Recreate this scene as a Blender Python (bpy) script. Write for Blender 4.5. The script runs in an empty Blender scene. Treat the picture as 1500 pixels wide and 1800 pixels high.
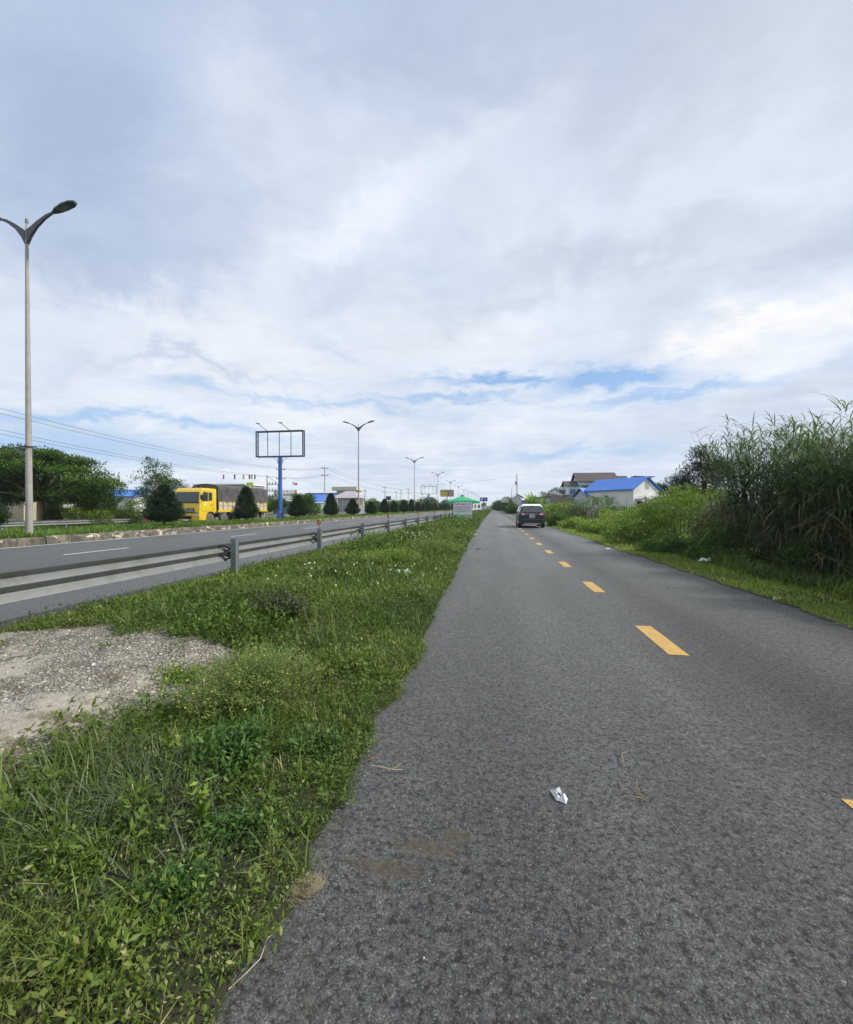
import bpy, bmesh, math, random
import numpy as np
from mathutils import Vector, Matrix
R = math.radians
random.seed(7)
rng = np.random.default_rng(11)
scene = bpy.context.scene
C = scene.collection

# ------------------------------------------------------------ camera
PSI = math.atan(118 / 750)
CP, SP = math.cos(PSI), math.sin(PSI)
CAMH = 1.4
cam_d = bpy.data.cameras.new('camera')
cam = bpy.data.objects.new('camera', cam_d)
C.objects.link(cam)
cam.location = (0, 0, CAMH)
cam.rotation_euler = (R(90) - math.atan(7 / 750), 0, PSI)
cam_d.sensor_fit = 'HORIZONTAL'
cam_d.sensor_width = 36
cam_d.lens = 18.0
cam_d.clip_start = 0.05
cam_d.clip_end = 6000
scene.camera = cam
scene.view_settings.view_transform = 'Standard'
scene.view_settings.look = 'None'
scene.view_settings.exposure = 0.0
scene.view_settings.gamma = 1.0

# ------------------------------------------------------------ node helpers
class NT:
    def __init__(self, tree):
        self.t = tree; self.n = tree.nodes; self.l = tree.links
    def new(self, typ, **kw):
        nd = self.n.new(typ)
        for k, v in kw.items(): setattr(nd, k, v)
        return nd
    def put(self, sock, v):
        if isinstance(v, bpy.types.NodeSocket): self.l.new(v, sock)
        elif v is not None: sock.default_value = v
    def m(self, op, a, b=None, c=None, clamp=False):
        nd = self.new('ShaderNodeMath', operation=op, use_clamp=clamp)
        self.put(nd.inputs[0], a)
        if b is not None: self.put(nd.inputs[1], b)
        if c is not None: self.put(nd.inputs[2], c)
        return nd.outputs[0]
    def vm(self, op, a, b=None, scale=None):
        nd = self.new('ShaderNodeVectorMath', operation=op)
        self.put(nd.inputs[0], a)
        if b is not None: self.put(nd.inputs[1], b)
        if scale is not None: self.put(nd.inputs[3], scale)
        return nd.outputs['Value'] if op in ('DOT_PRODUCT', 'LENGTH', 'DISTANCE') else nd.outputs[0]
    def mix(self, f, a, b, blend='MIX'):
        nd = self.new('ShaderNodeMix', data_type='RGBA', blend_type=blend)
        self.put(nd.inputs[0], f)
        self.put(nd.inputs[6], a if not isinstance(a, tuple) else (*a[:3], 1))
        self.put(nd.inputs[7], b if not isinstance(b, tuple) else (*b[:3], 1))
        return nd.outputs[2]
    def noise(self, vec, scale, detail=4, rough=.55, dist=0, out=0):
        nd = self.new('ShaderNodeTexNoise')
        if vec is not None: self.put(nd.inputs['Vector'], vec)
        nd.inputs['Scale'].default_value = scale; nd.inputs['Detail'].default_value = detail
        nd.inputs['Roughness'].default_value = rough; nd.inputs['Distortion'].default_value = dist
        return nd.outputs[out]
    def voro(self, vec, scale, feature='F1', out='Distance'):
        nd = self.new('ShaderNodeTexVoronoi', feature=feature)
        if vec is not None: self.put(nd.inputs['Vector'], vec)
        nd.inputs['Scale'].default_value = scale
        return nd.outputs[out]
    def ramp(self, f, stops, interp='LINEAR'):
        nd = self.new('ShaderNodeValToRGB')
        cr = nd.color_ramp; cr.interpolation = interp
        while len(cr.elements) < len(stops): cr.elements.new(.5)
        for e, (p, c) in zip(cr.elements, stops):
            e.position = p
            e.color = (c, c, c, 1) if not isinstance(c, tuple) else (*c[:3], 1)
        self.put(nd.inputs[0], f)
        return nd.outputs[0]
    def mapr(self, v, a, b, c=0., d=1., smooth=True):
        nd = self.new('ShaderNodeMapRange', interpolation_type='SMOOTHSTEP' if smooth else 'LINEAR')
        self.put(nd.inputs[0], v)
        for i, x in enumerate((a, b, c, d)): nd.inputs[1 + i].default_value = x
        return nd.outputs[0]
    def scalev(self, vec, s):
        nd = self.new('ShaderNodeMapping')
        self.put(nd.inputs[0], vec); nd.inputs['Scale'].default_value = s
        return nd.outputs[0]
    def bump(self, h, strength=.5, dist=.01, normal=None):
        nd = self.new('ShaderNodeBump')
        nd.inputs['Strength'].default_value = strength; nd.inputs['Distance'].default_value = dist
        self.put(nd.inputs['Height'], h)
        if normal is not None: self.put(nd.inputs['Normal'], normal)
        return nd.outputs[0]

# ------------------------------------------------------------ sky and sun
SUN_EL, SUN_AZ = R(44), R(88)        # azimuth from +Y towards +X
world = bpy.data.worlds.new('World')
scene.world = world
world.use_nodes = True
w = NT(world.node_tree)
w.n.clear()
wout = w.new('ShaderNodeOutputWorld'); bg = w.new('ShaderNodeBackground')
w.l.new(bg.outputs[0], wout.inputs[0])
sky = w.new('ShaderNodeTexSky', sky_type='NISHITA')
sky.sun_disc = False; sky.sun_elevation = SUN_EL; sky.sun_rotation = SUN_AZ
sky.air_density = 1.0; sky.dust_density = .6; sky.ozone_density = 2.0
D = w.vm('NORMALIZE', w.new('ShaderNodeTexCoord').outputs['Generated'])
sp = w.new('ShaderNodeSeparateXYZ'); w.l.new(D, sp.inputs[0])
zc = w.m('ADD', w.m('MAXIMUM', sp.outputs[2], 0.0), .10)
pl = w.new('ShaderNodeCombineXYZ')
w.put(pl.inputs[0], w.m('DIVIDE', sp.outputs[0], zc)); w.put(pl.inputs[1], w.m('DIVIDE', sp.outputs[1], zc))
PL = pl.outputs[0]
def dirpix(px, py):
    a, b = (px - 750) / 750, (893 - py) / 750
    return Vector((a * CP - SP, CP + a * SP, b)).normalized()
# gentle warp of directions so that no patch has a clean outline
nz = w.noise(D, 2.6, 6, .6, .3, out=1)
warp = w.vm('SCALE', w.vm('SUBTRACT', nz, (.5, .5, .5)), scale=.42)
DW = w.vm('ADD', D, warp)
nz2 = w.noise(w.scalev(D, (1, 1, 2.6)), 9, 6, .62, .4, out=1)
DW = w.vm('ADD', DW, w.vm('SCALE', w.vm('SUBTRACT', nz2, (.5, .5, .5)), scale=.12))
DH = w.vm('ADD', D, w.vm('ADD', w.vm('SCALE', w.vm('SUBTRACT', nz, (.5, .5, .5)), scale=.12), w.vm('SCALE', w.vm('SUBTRACT', nz2, (.5, .5, .5)), scale=.09)))
def blob(px, py, rx, ry, rot=0, power=1., DW=DW):
    c = dirpix(px, py)
    k = c.dot(Vector((-SP, CP, 0)))           # angular size of a pixel shrinks off axis
    sx, sy = rx / 750 * k, ry / 750 * k
    up = Vector((0, 0, 1)); r = c.cross(up).normalized(); u = r.cross(c).normalized()
    cr, sr = math.cos(R(rot)), math.sin(R(rot))
    e1 = (r * cr + u * sr) / sx; e2 = (-r * sr + u * cr) / sy
    d = w.vm('SUBTRACT', DW, tuple(c))
    p = w.vm('DOT_PRODUCT', d, tuple(e1)); q = w.vm('DOT_PRODUCT', d, tuple(e2))
    s = w.m('ADD', w.m('MULTIPLY', p, p), w.m('MULTIPLY', q, q))
    front = w.m('GREATER_THAN', w.vm('DOT_PRODUCT', D, tuple(c)), 0)
    g = w.m('MULTIPLY', w.m('EXPONENT', w.m('MULTIPLY', s, -1.)), front)
    return w.m('MULTIPLY', g, power, clamp=True)
GREY = (.33, .44, .65); LILAC = (.63, .72, .86); WHITE = (.84, .90, .98)
streak = w.noise(w.scalev(PL, (1.1, .42, 1)), .75, 8, .58, .55)
fine = w.noise(w.scalev(PL, (.8, 1.3, 1)), 3.4, 9, .62, .8)
col = w.mix(w.mapr(streak, .36, .66), LILAC, WHITE)
def over(col, c, *a, **k): return w.mix(blob(*a, **k), col, c)
col = over(col, GREY, 120, 270, 330, 300, 20, power=.85)
col = over(col, GREY, 560, 20, 620, 110, 4, power=.6)
col = over(col, (.46, .56, .74), 300, 480, 420, 60, 12, power=.6)
col = over(col, (.49, .56, .70), 1060, 40, 420, 160, -8, power=.7)
col = over(col, WHITE, 1290, 260, 260, 130, 25, power=.55)
col = over(col, WHITE, 640, 400, 260, 50, 32, power=.8)
col = over(col, (.58, .64, .73), 1380, 60, 260, 110, 0, power=.6)
col = over(col, (.47, .54, .66), 1020, 480, 300, 34, 12, power=.5)
col = over(col, (.49, .56, .68), 1400, 400, 220, 50, 18, power=.5)
col = over(col, WHITE, 250, 570, 330, 45, 0, power=.6)
col = over(col, (.97, .97, .98), 1300, 600, 280, 42, 5, power=.95)
col = over(col, (.88, .90, .95), 640, 600, 330, 50, 0, power=.5)
col = over(col, (.52, .62, .78), 330, 635, 220, 14, 2, power=.6)
col = over(col, (.90, .92, .96), 480, 700, 300, 20, -3, power=.6)
col = over(col, (.58, .66, .78), 1420, 720, 160, 28, 5, power=.7)
col = over(col, (.62, .72, .86), 760, 790, 560, 26, 0, power=.55)
# fine texture in the cloud sheet
tex = w.mapr(fine, .25, .75, .93, 1.05, smooth=False)
col = w.vm('MULTIPLY', col, w.vm('SCALE', (1, 1, 1), scale=tex))
cirr = w.noise(w.scalev(PL, (.5, .9, 1)), 1.5, 8, .6, 1.0)
lowband = w.mapr(sp.outputs[2], .33, .12)
col = w.mix(w.m('MULTIPLY', w.mapr(cirr, .46, .76), w.m('MULTIPLY', lowband, .5)), col, (.95, .97, 1.0))
col = w.mix(w.m('MULTIPLY', w.mapr(cirr, .50, .30), w.m('MULTIPLY', lowband, .35)), col, (.55, .66, .86))
# openings where the blue sky shows
blue = w.mix(.62, w.vm('SCALE', sky.outputs[0], scale=.115), (.32, .57, .97))
hole = blob(1070, 662, 105, 23, -3, DW=DH)
for a in ((870, 662, 130, 9, -2, .75), (350, 684, 120, 13, -2, .35), (240, 738, 230, 10, 0, .6), (560, 704, 220, 7, 0, .4), (800, 690, 120, 7, 0, .5),
          (60, 780, 220, 40, 0, .5), (1010, 798, 130, 12, 0, .5), (590, 612, 60, 12, -15, .2), (1180, 690, 200, 10, 0, .5)):
    hole = w.m('MAXIMUM', hole, blob(*a[:4], a[4], power=a[5], DW=DH))
hole = w.m('MULTIPLY', hole, w.mapr(cirr, .74, .44, .40, 1.15), clamp=True)
col = w.mix(w.m('MINIMUM', w.m('MULTIPLY', hole, 1.3), .92), col, blue)
# bright milky air at the horizon
col = w.mix(w.mapr(sp.outputs[2], .10, -.02, 0, .7), col, (.74, .82, .90))
w.put(bg.inputs[0], col)
bg.inputs[1].default_value = 1.04

sun_d = bpy.data.lights.new('sun', 'SUN')
sun_d.energy = 4.8; sun_d.angle = R(5); sun_d.color = (1, .93, .80)
sun = bpy.data.objects.new('sun', sun_d); C.objects.link(sun)
sd = Vector((math.cos(SUN_EL) * math.sin(SUN_AZ), math.cos(SUN_EL) * math.cos(SUN_AZ), math.sin(SUN_EL)))
sun.rotation_euler = sd.to_track_quat('Z', 'Y').to_euler()

# ------------------------------------------------------------ scene helpers
def at(px, s):
    "plan position of something seen in direction px (of 1500) at depth s metres"
    a = (px - 750) / 750
    return s * (a * CP - SP), s * (CP + a * SP)
def atx(px, X):
    "plan position on the line x = X seen in direction px"
    a = (px - 750) / 750
    s = X / (a * CP - SP)
    return X, s * (CP + a * SP)
def depth_at(px, X): return X / (((px - 750) / 750) * CP - SP)

def tag(o, label=None, cat=None, group=None, kind=None):
    if label: o['label'] = label
    if cat: o['category'] = cat
    if group: o['group'] = group
    if kind: o['kind'] = kind
    return o
def empty(name, loc, label, cat, group=None, rz=0):
    o = bpy.data.objects.new(name, None); C.objects.link(o)
    o.location = loc; o.rotation_euler = (0, 0, rz); o.empty_display_size = .1
    return tag(o, label, cat, group)
def kids(o): return [c for c in C.objects if c.parent == o]
def copy_tree(o, loc, rz=0, label=None, sc=1., scz=None):
    c = o.copy(); C.objects.link(c); c.location = loc; c.rotation_euler = (0, 0, rz)
    c.scale = (sc, sc, scz or sc)
    if label: c['label'] = label
    for ch in kids(o):
        d = ch.copy(); C.objects.link(d); d.parent = c
        for g in kids(ch):
            e = g.copy(); C.objects.link(e); e.parent = d
    return c

class MB:
    def __init__(s): s.v = []; s.f = []; s.mi = []
    def add(s, vs, fs, mi=0):
        b = len(s.v); s.v += [tuple(v) for v in vs]
        s.f += [tuple(i + b for i in f) for f in fs]; s.mi += [mi] * len(fs)
        return s
    def box(s, c, d, rz=0, ry=0, rx=0, mi=0):
        M = Matrix.Rotation(rz, 3, 'Z') @ Matrix.Rotation(ry, 3, 'Y') @ Matrix.Rotation(rx, 3, 'X')
        vs = [Vector(c) + M @ Vector((x * d[0] / 2, y * d[1] / 2, z * d[2] / 2)) for x in (-1, 1) for y in (-1, 1) for z in (-1, 1)]
        return s.add(vs, [(0, 1, 3, 2), (4, 6, 7, 5), (0, 4, 5, 1), (2, 3, 7, 6), (0, 2, 6, 4), (1, 5, 7, 3)], mi)
    def tube(s, pts, rad, n=8, cap=True, mi=0):
        pts = [Vector(p) for p in pts]
        if not hasattr(rad, '__len__'): rad = [rad] * len(pts)
        vs = []; fs = []
        t0 = (pts[1] - pts[0]).normalized()
        u = t0.cross(Vector((0, 0, 1)) if abs(t0.z) < .9 else Vector((1, 0, 0))).normalized()
        for i, p in enumerate(pts):
            t = (pts[min(i + 1, len(pts) - 1)] - pts[max(i - 1, 0)]).normalized()
            u = (u - t * u.dot(t)).normalized(); v = t.cross(u)
            for k in range(n):
                a = 2 * math.pi * k / n
                vs.append(p + (u * math.cos(a) + v * math.sin(a)) * rad[i])
        for i in range(len(pts) - 1):
            for k in range(n):
                k2 = (k + 1) % n
                fs.append((i * n + k, i * n + k2, (i + 1) * n + k2, (i + 1) * n + k))
        if cap:
            fs.append(tuple(range(n))[::-1]); fs.append(tuple((len(pts) - 1) * n + k for k in range(n)))
        return s.add(vs, fs, mi)
    def prism(s, poly, a, b, axis='x', mi=0):
        "poly: 2D outline in the other two axes"
        n = len(poly)
        def P(p, t):
            return (t, p[0], p[1]) if axis == 'x' else ((p[0], t, p[1]) if axis == 'y' else (p[0], p[1], t))
        vs = [P(p, a) for p in poly] + [P(p, b) for p in poly]
        fs = [tuple(range(n))[::-1], tuple(range(n, 2 * n))] + [(i, (i + 1) % n, n + (i + 1) % n, n + i) for i in range(n)]
        return s.add(vs, fs, mi)
    def quad(s, a, b, c, d, mi=0): return s.add([a, b, c, d], [(0, 1, 2, 3)], mi)
    def ball(s, c, r, n=8, m=6, mi=0, jit=0):
        if not hasattr(r, '__len__'): r = (r, r, r)
        vs = []
        for i in range(1, m):
            th = math.pi * i / m
            for k in range(n):
                a = 2 * math.pi * k / n; j = 1 + random.uniform(-jit, jit)
                vs.append((c[0] + j * r[0] * math.sin(th) * math.cos(a), c[1] + j * r[1] * math.sin(th) * math.sin(a), c[2] + j * r[2] * math.cos(th)))
        vs += [(c[0], c[1], c[2] + r[2]), (c[0], c[1], c[2] - r[2])]
        T, B = len(vs) - 2, len(vs) - 1; fs = []
        for i in range(m - 2):
            for k in range(n):
                k2 = (k + 1) % n; fs.append((i * n + k, (i + 1) * n + k, (i + 1) * n + k2, i * n + k2))
        for k in range(n):
            k2 = (k + 1) % n; fs.append((T, k, k2)); fs.append((B, (m - 2) * n + k2, (m - 2) * n + k))
        return s.add(vs, fs, mi)
    def build(s, name, mat, parent=None, smooth=False, bevel=0, bseg=2, loc=None):
        me = bpy.data.meshes.new(name)
        me.from_pydata(s.v, [], s.f)
        for m in (mat if isinstance(mat, (list, tuple)) else [mat]): me.materials.append(m)
        me.polygons.foreach_set('material_index', s.mi)
        bm = bmesh.new(); bm.from_mesh(me)
        bmesh.ops.recalc_face_normals(bm, faces=bm.faces)
        if bevel:
            es = [e for e in bm.edges if len(e.link_faces) == 2 and e.calc_face_angle(0) > .5]
            bmesh.ops.bevel(bm, geom=es, offset=bevel, segments=bseg, affect='EDGES', profile=.6, clamp_overlap=True)
        if smooth:
            for f in bm.faces: f.smooth = True
            for e in bm.edges:
                if len(e.link_faces) == 2 and e.calc_face_angle(0) > .6: e.smooth = False
        bm.to_mesh(me); bm.free()
        o = bpy.data.objects.new(name, me); C.objects.link(o)
        if parent: o.parent = parent
        if loc: o.location = loc
        return o

def mesh_np(name, V, F, mat, parent=None, tint=None, smooth=False):
    "V (n,3), F (m,4) quads"
    me = bpy.data.meshes.new(name)
    me.vertices.add(len(V)); me.vertices.foreach_set('co', np.ascontiguousarray(V, dtype=np.float32).ravel())
    k = F.shape[1]
    me.loops.add(F.size); me.loops.foreach_set('vertex_index', np.ascontiguousarray(F, dtype=np.int32).ravel())
    me.polygons.add(len(F)); me.polygons.foreach_set('loop_start', np.arange(0, F.size, k, dtype=np.int32))
    if smooth: me.polygons.foreach_set('use_smooth', np.ones(len(F), dtype=bool))
    me.update(calc_edges=True)
    if tint is not None:
        a = me.attributes.new('tint', 'FLOAT', 'FACE'); a.data.foreach_set('value', np.ascontiguousarray(tint, dtype=np.float32))
    me.materials.append(mat)
    o = bpy.data.objects.new(name, me); C.objects.link(o)
    if parent: o.parent = parent
    return o

# smooth value noise in numpy (for clumps and outlines)
_tab = np.random.default_rng(3).random((256, 256))
def vnoise(x, y, sc=1., seed=0):
    x = np.asarray(x, float) * sc + seed * 17.3; y = np.asarray(y, float) * sc + seed * 9.1
    xi = np.floor(x).astype(int); yi = np.floor(y).astype(int); fx = x - xi; fy = y - yi
    fx = fx * fx * (3 - 2 * fx); fy = fy * fy * (3 - 2 * fy)
    g = lambda i, j: _tab[i % 256, j % 256]
    return (g(xi, yi) * (1 - fx) + g(xi + 1, yi) * fx) * (1 - fy) + (g(xi, yi + 1) * (1 - fx) + g(xi + 1, yi + 1) * fx) * fy
def fbm(x, y, sc=1., seed=0, o=3):
    r = 0; a = .5; t = 0
    for k in range(o):
        r = r + a * vnoise(x, y, sc * 2 ** k, seed + k * 5); t += a; a *= .5
    return r / t

class Leaves:
    def __init__(s): s.V = []; s.F = []; s.T = []; s.n = 0
    def _put(s, V, F, T):
        s.V.append(V.reshape(-1, 3)); s.F.append(F + s.n); s.T.append(T); s.n += V.reshape(-1, 3).shape[0]
    def leaf(s, pos, d, nrm, L, W, tint, fold=.15):
        "one folded diamond per leaf"
        N = len(pos)
        d = d / np.linalg.norm(d, axis=1, keepdims=True)
        side = np.cross(d, nrm); side /= np.linalg.norm(side, axis=1, keepdims=True) + 1e-9
        up = np.cross(side, d)
        L = np.broadcast_to(L, (N,))[:, None]; W = np.broadcast_to(W, (N,))[:, None]
        V = np.empty((N, 4, 3))
        V[:, 0] = pos
        V[:, 1] = pos + d * L * .45 + side * W * .5 + up * W * fold
        V[:, 2] = pos + d * L
        V[:, 3] = pos + d * L * .45 - side * W * .5 + up * W * fold
        F = np.arange(N * 4).reshape(N, 4)
        s._put(V, F, np.broadcast_to(tint, (N,)).copy())
    def blade(s, base, az, L, W, lean, curl, tint, K=4):
        "tapered bending strip; lean from vertical at the root, curl added along it"
        N = len(base)
        bc = lambda q: np.broadcast_to(q, (N,)).astype(float)
        L, W, lean, curl, az = bc(L), bc(W), bc(lean), bc(curl), bc(az)
        p = base.copy(); V = np.empty((N, K, 2, 3))
        ca, sa = np.cos(az), np.sin(az); side = np.stack([-sa, ca, np.zeros(N)], 1)
        for k in range(K):
            t = k / (K - 1)
            wd = W * (1 - t ** 1.6) * (.55 + .9 * t if t < .5 else 1) + W * .04
            V[:, k, 0] = p + side * wd[:, None] / 2; V[:, k, 1] = p - side * wd[:, None] / 2
            th = lean + curl * (t + .5 / (K - 1))
            st = L / (K - 1)
            p = p + np.stack([ca * np.sin(th) * st, sa * np.sin(th) * st, np.cos(th) * st], 1)
        F = np.empty((N, K - 1, 4), int)
        b = np.arange(N)[:, None] * (2 * K) + np.arange(K - 1)[None] * 2
        F[..., 0] = b; F[..., 1] = b + 1; F[..., 2] = b + 3; F[..., 3] = b + 2
        s._put(V, F.reshape(-1, 4), np.repeat(bc(tint), K - 1))
    def build(s, name, mat, parent=None):
        return mesh_np(name, np.concatenate(s.V), np.concatenate(s.F), mat, parent, np.concatenate(s.T))
def rdir(N, up=0., r=None):
    r = r or rng
    v = r.normal(size=(N, 3)); v /= np.linalg.norm(v, axis=1, keepdims=True)
    v[:, 2] += up
    return v / np.linalg.norm(v, axis=1, keepdims=True)

# ------------------------------------------------------------ materials
MATS = {}
def pmat(name, col, rough=.6, metal=0., coat=0., spec=.5, var=.12, vs=6., bump=0., bs=40., dirt=None, coords='Object'):
    if name in MATS: return MATS[name]
    m = bpy.data.materials.new(name); m.use_nodes = True; MATS[name] = m
    t = NT(m.node_tree); b = m.node_tree.nodes['Principled BSDF']
    tc = t.new('ShaderNodeTexCoord').outputs[coords]
    n = t.noise(tc, vs, 5, .6)
    f = t.mapr(n, .3, .7)
    c = t.mix(f, tuple(x * (1 - var) for x in col), tuple(min(1, x * (1 + var)) for x in col))
    if dirt:
        c = t.mix(t.m('MULTIPLY', t.mapr(t.noise(tc, vs * 1.7, 7, .7), .48, .66), dirt[3] if len(dirt) > 3 else .6), c, dirt[:3])
    t.put(b.inputs['Base Color'], c)
    b.inputs['Roughness'].default_value = rough; b.inputs['Metallic'].default_value = metal
    b.inputs['Coat Weight'].default_value = coat; b.inputs['Specular IOR Level'].default_value = spec
    if bump: t.put(b.inputs['Normal'], t.bump(t.noise(tc, bs, 5, .6), bump, .02))
    return m
def glass(name, col=(.02, .025, .03), rough=.08):
    return pmat(name, col, rough, spec=.8, var=.1, coat=.3)
def leafmat(name, stops, transl=.28, rough=.5, patch=None, spec=.35):
    m = bpy.data.materials.new(name); m.use_nodes = True; MATS[name] = m
    t = NT(m.node_tree); b = m.node_tree.nodes['Principled BSDF']; o = m.node_tree.nodes['Material Output']
    at_ = t.new('ShaderNodeAttribute', attribute_name='tint')
    c = t.ramp(at_.outputs['Fac'], stops)
    if patch:
        tc = t.new('ShaderNodeTexCoord').outputs['Object']
        c = t.mix(t.m('MULTIPLY', t.mapr(t.noise(tc, patch[3], 3, .6), .5, .7), patch[4]), c, patch[:3])
    t.put(b.inputs['Base Color'], c); b.inputs['Roughness'].default_value = rough
    b.inputs['Specular IOR Level'].default_value = spec
    tr = t.new('ShaderNodeBsdfTranslucent')
    t.put(tr.inputs[0], t.mix(1., c, (1.25, 1.45, .7), 'MULTIPLY'))
    ms = t.new('ShaderNodeMixShader'); ms.inputs[0].default_value = transl
    t.l.new(b.outputs[0], ms.inputs[1]); t.l.new(tr.outputs[0], ms.inputs[2]); t.l.new(ms.outputs[0], o.inputs[0])
    return m
L_VERGE = leafmat('verge_leaf', [(0, (.018, .038, .006)), (.25, (.036, .076, .009)), (.55, (.080, .140, .016)), (.8, (.125, .185, .028)), (.93, (.26, .26, .09)), (1, (.45, .36, .18))], patch=(.13, .125, .04, .8, .5))
L_BLADE = leafmat('grass_blade', [(0, (.025, .045, .010)), (.3, (.055, .095, .016)), (.65, (.125, .18, .030)), (.88, (.24, .28, .08)), (1, (.46, .38, .22))])
L_GREYG = leafmat('grey_blade', [(0, (.025, .038, .018)), (.5, (.065, .095, .045)), (1, (.20, .24, .15))])
L_LIME = leafmat('lime_grass', [(0, (.09, .15, .015)), (.5, (.20, .29, .03)), (.85, (.33, .40, .05)), (1, (.46, .42, .16))])
L_FEATH = leafmat('feathery_leaf', [(0, (.03, .055, .012)), (.5, (.09, .145, .030)), (.9, (.19, .25, .06)), (.985, (.24, .29, .07)), (1, (.62, .52, .10))])
L_DARKW = leafmat('dark_weed_leaf', [(0, (.012, .02, .010)), (.5, (.035, .055, .022)), (.85, (.10, .11, .06)), (1, (.24, .19, .13))])
L_MED = leafmat('median_grass', [(0, (.03, .07, .01)), (.5, (.085, .16, .02)), (1, (.20, .28, .05))])
L_TREE = leafmat('tree_leaf', [(0, (.008, .022, .005)), (.4, (.025, .065, .010)), (.75, (.07, .145, .016)), (1, (.17, .27, .03))])
L_DTREE = leafmat('dark_tree_leaf', [(0, (.006, .014, .008)), (.6, (.018, .038, .016)), (1, (.05, .085, .035))], transl=.15)
L_CONIF = leafmat('conifer_needles', [(0, (.006, .018, .008)), (.5, (.016, .042, .017)), (1, (.045, .095, .035))], transl=.12, rough=.6)
L_CROT = leafmat('croton_leaf', [(0, (.02, .06, .008)), (.45, (.08, .15, .015)), (.7, (.22, .27, .02)), (.88, (.42, .36, .03)), (1, (.45, .07, .02))])
L_REED = leafmat('reed_leaf', [(0, (.022, .045, .018)), (.5, (.072, .12, .05)), (.85, (.15, .22, .11)), (1, (.32, .37, .22))], transl=.32)
L_DRY = leafmat('dry_leaf', [(0, (.08, .055, .035)), (.5, (.22, .165, .11)), (1, (.46, .38, .27))], transl=.2)
L_BUSH = leafmat('bush_leaf', [(0, (.02, .05, .008)), (.4, (.07, .135, .016)), (.75, (.16, .24, .03)), (.985, (.29, .35, .06)), (1, (.62, .62, .50))])
L_BUSHD = leafmat('vine_leaf', [(0, (.01, .032, .008)), (.5, (.035, .09, .018)), (1, (.09, .18, .035))])
L_BANANA = leafmat('banana_leaf', [(0, (.05, .10, .015)), (.5, (.12, .20, .03)), (1, (.20, .30, .05))], transl=.3)
BARK = pmat('bark', (.16, .12, .085), .9, var=.35, vs=9, bump=.6)
STEM = pmat('green_stem', (.12, .15, .05), .7, var=.3)
CANE = pmat('cane_stem', (.085, .10, .04), .7, var=.5, vs=2)
CONC = pmat('concrete', (.36, .35, .32), .9, var=.15, vs=3, bump=.3, dirt=(.13, .12, .10, .55))
GALV = pmat('galvanised_steel', (.215, .23, .235), .5, .3, var=.06, vs=1.6, dirt=(.15, .15, .13, .6))
POSTM = pmat('post_steel', (.17, .19, .20), .55, .3, var=.15)
DARKST = pmat('dark_steel', (.035, .04, .045), .5, .3)
BLACK = pmat('black_rubber', (.018, .018, .018), .85)
TYRE = pmat('dusty_tyre', (.11, .10, .085), .95, var=.3, vs=4)
WHITEP = pmat('white_paint', (.74, .75, .74), .5, var=.05)
# ------------------------------------------------------------ ground, roads
def zroad(y):
    t = np.clip((np.asarray(y, float) - 270) / 160, 0, 1)
    return 3.3 * t * t * (3 - 2 * t)
XE_L, XE_R, XH_R, XH_L, XM_L, XF_L = -0.72, 4.14, -5.5, -17.1, -21.9, -31.0
_ep = []
for _px, _py in ((330, 1900), (372, 1800), (398, 1740), (478, 1640), (545, 1565), (552, 1490), (598, 1425), (622, 1380), (652, 1330), (657, 1270), (700, 1222), (738, 1165), (747, 1120), (774, 1060), (800, 1010), (821, 960), (836, 935), (847, 917)):
    _s = 1050 / (_py - 893); _a = (_px - 750) / 750; _ep.append((_s * (CP + _a * SP), _s * (_a * CP - SP)))
_ey, _ex = np.array(_ep).T
def edge_l(y): y = np.asarray(y, float); return np.interp(y, _ey, _ex - .03) + (fbm(y * 0, y, 3.5, 2) - .5) * .14
def edge_r(y): return XE_R + (fbm(np.asarray(y) * 0, y, 1.1, 9) - .5) * .30

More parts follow.
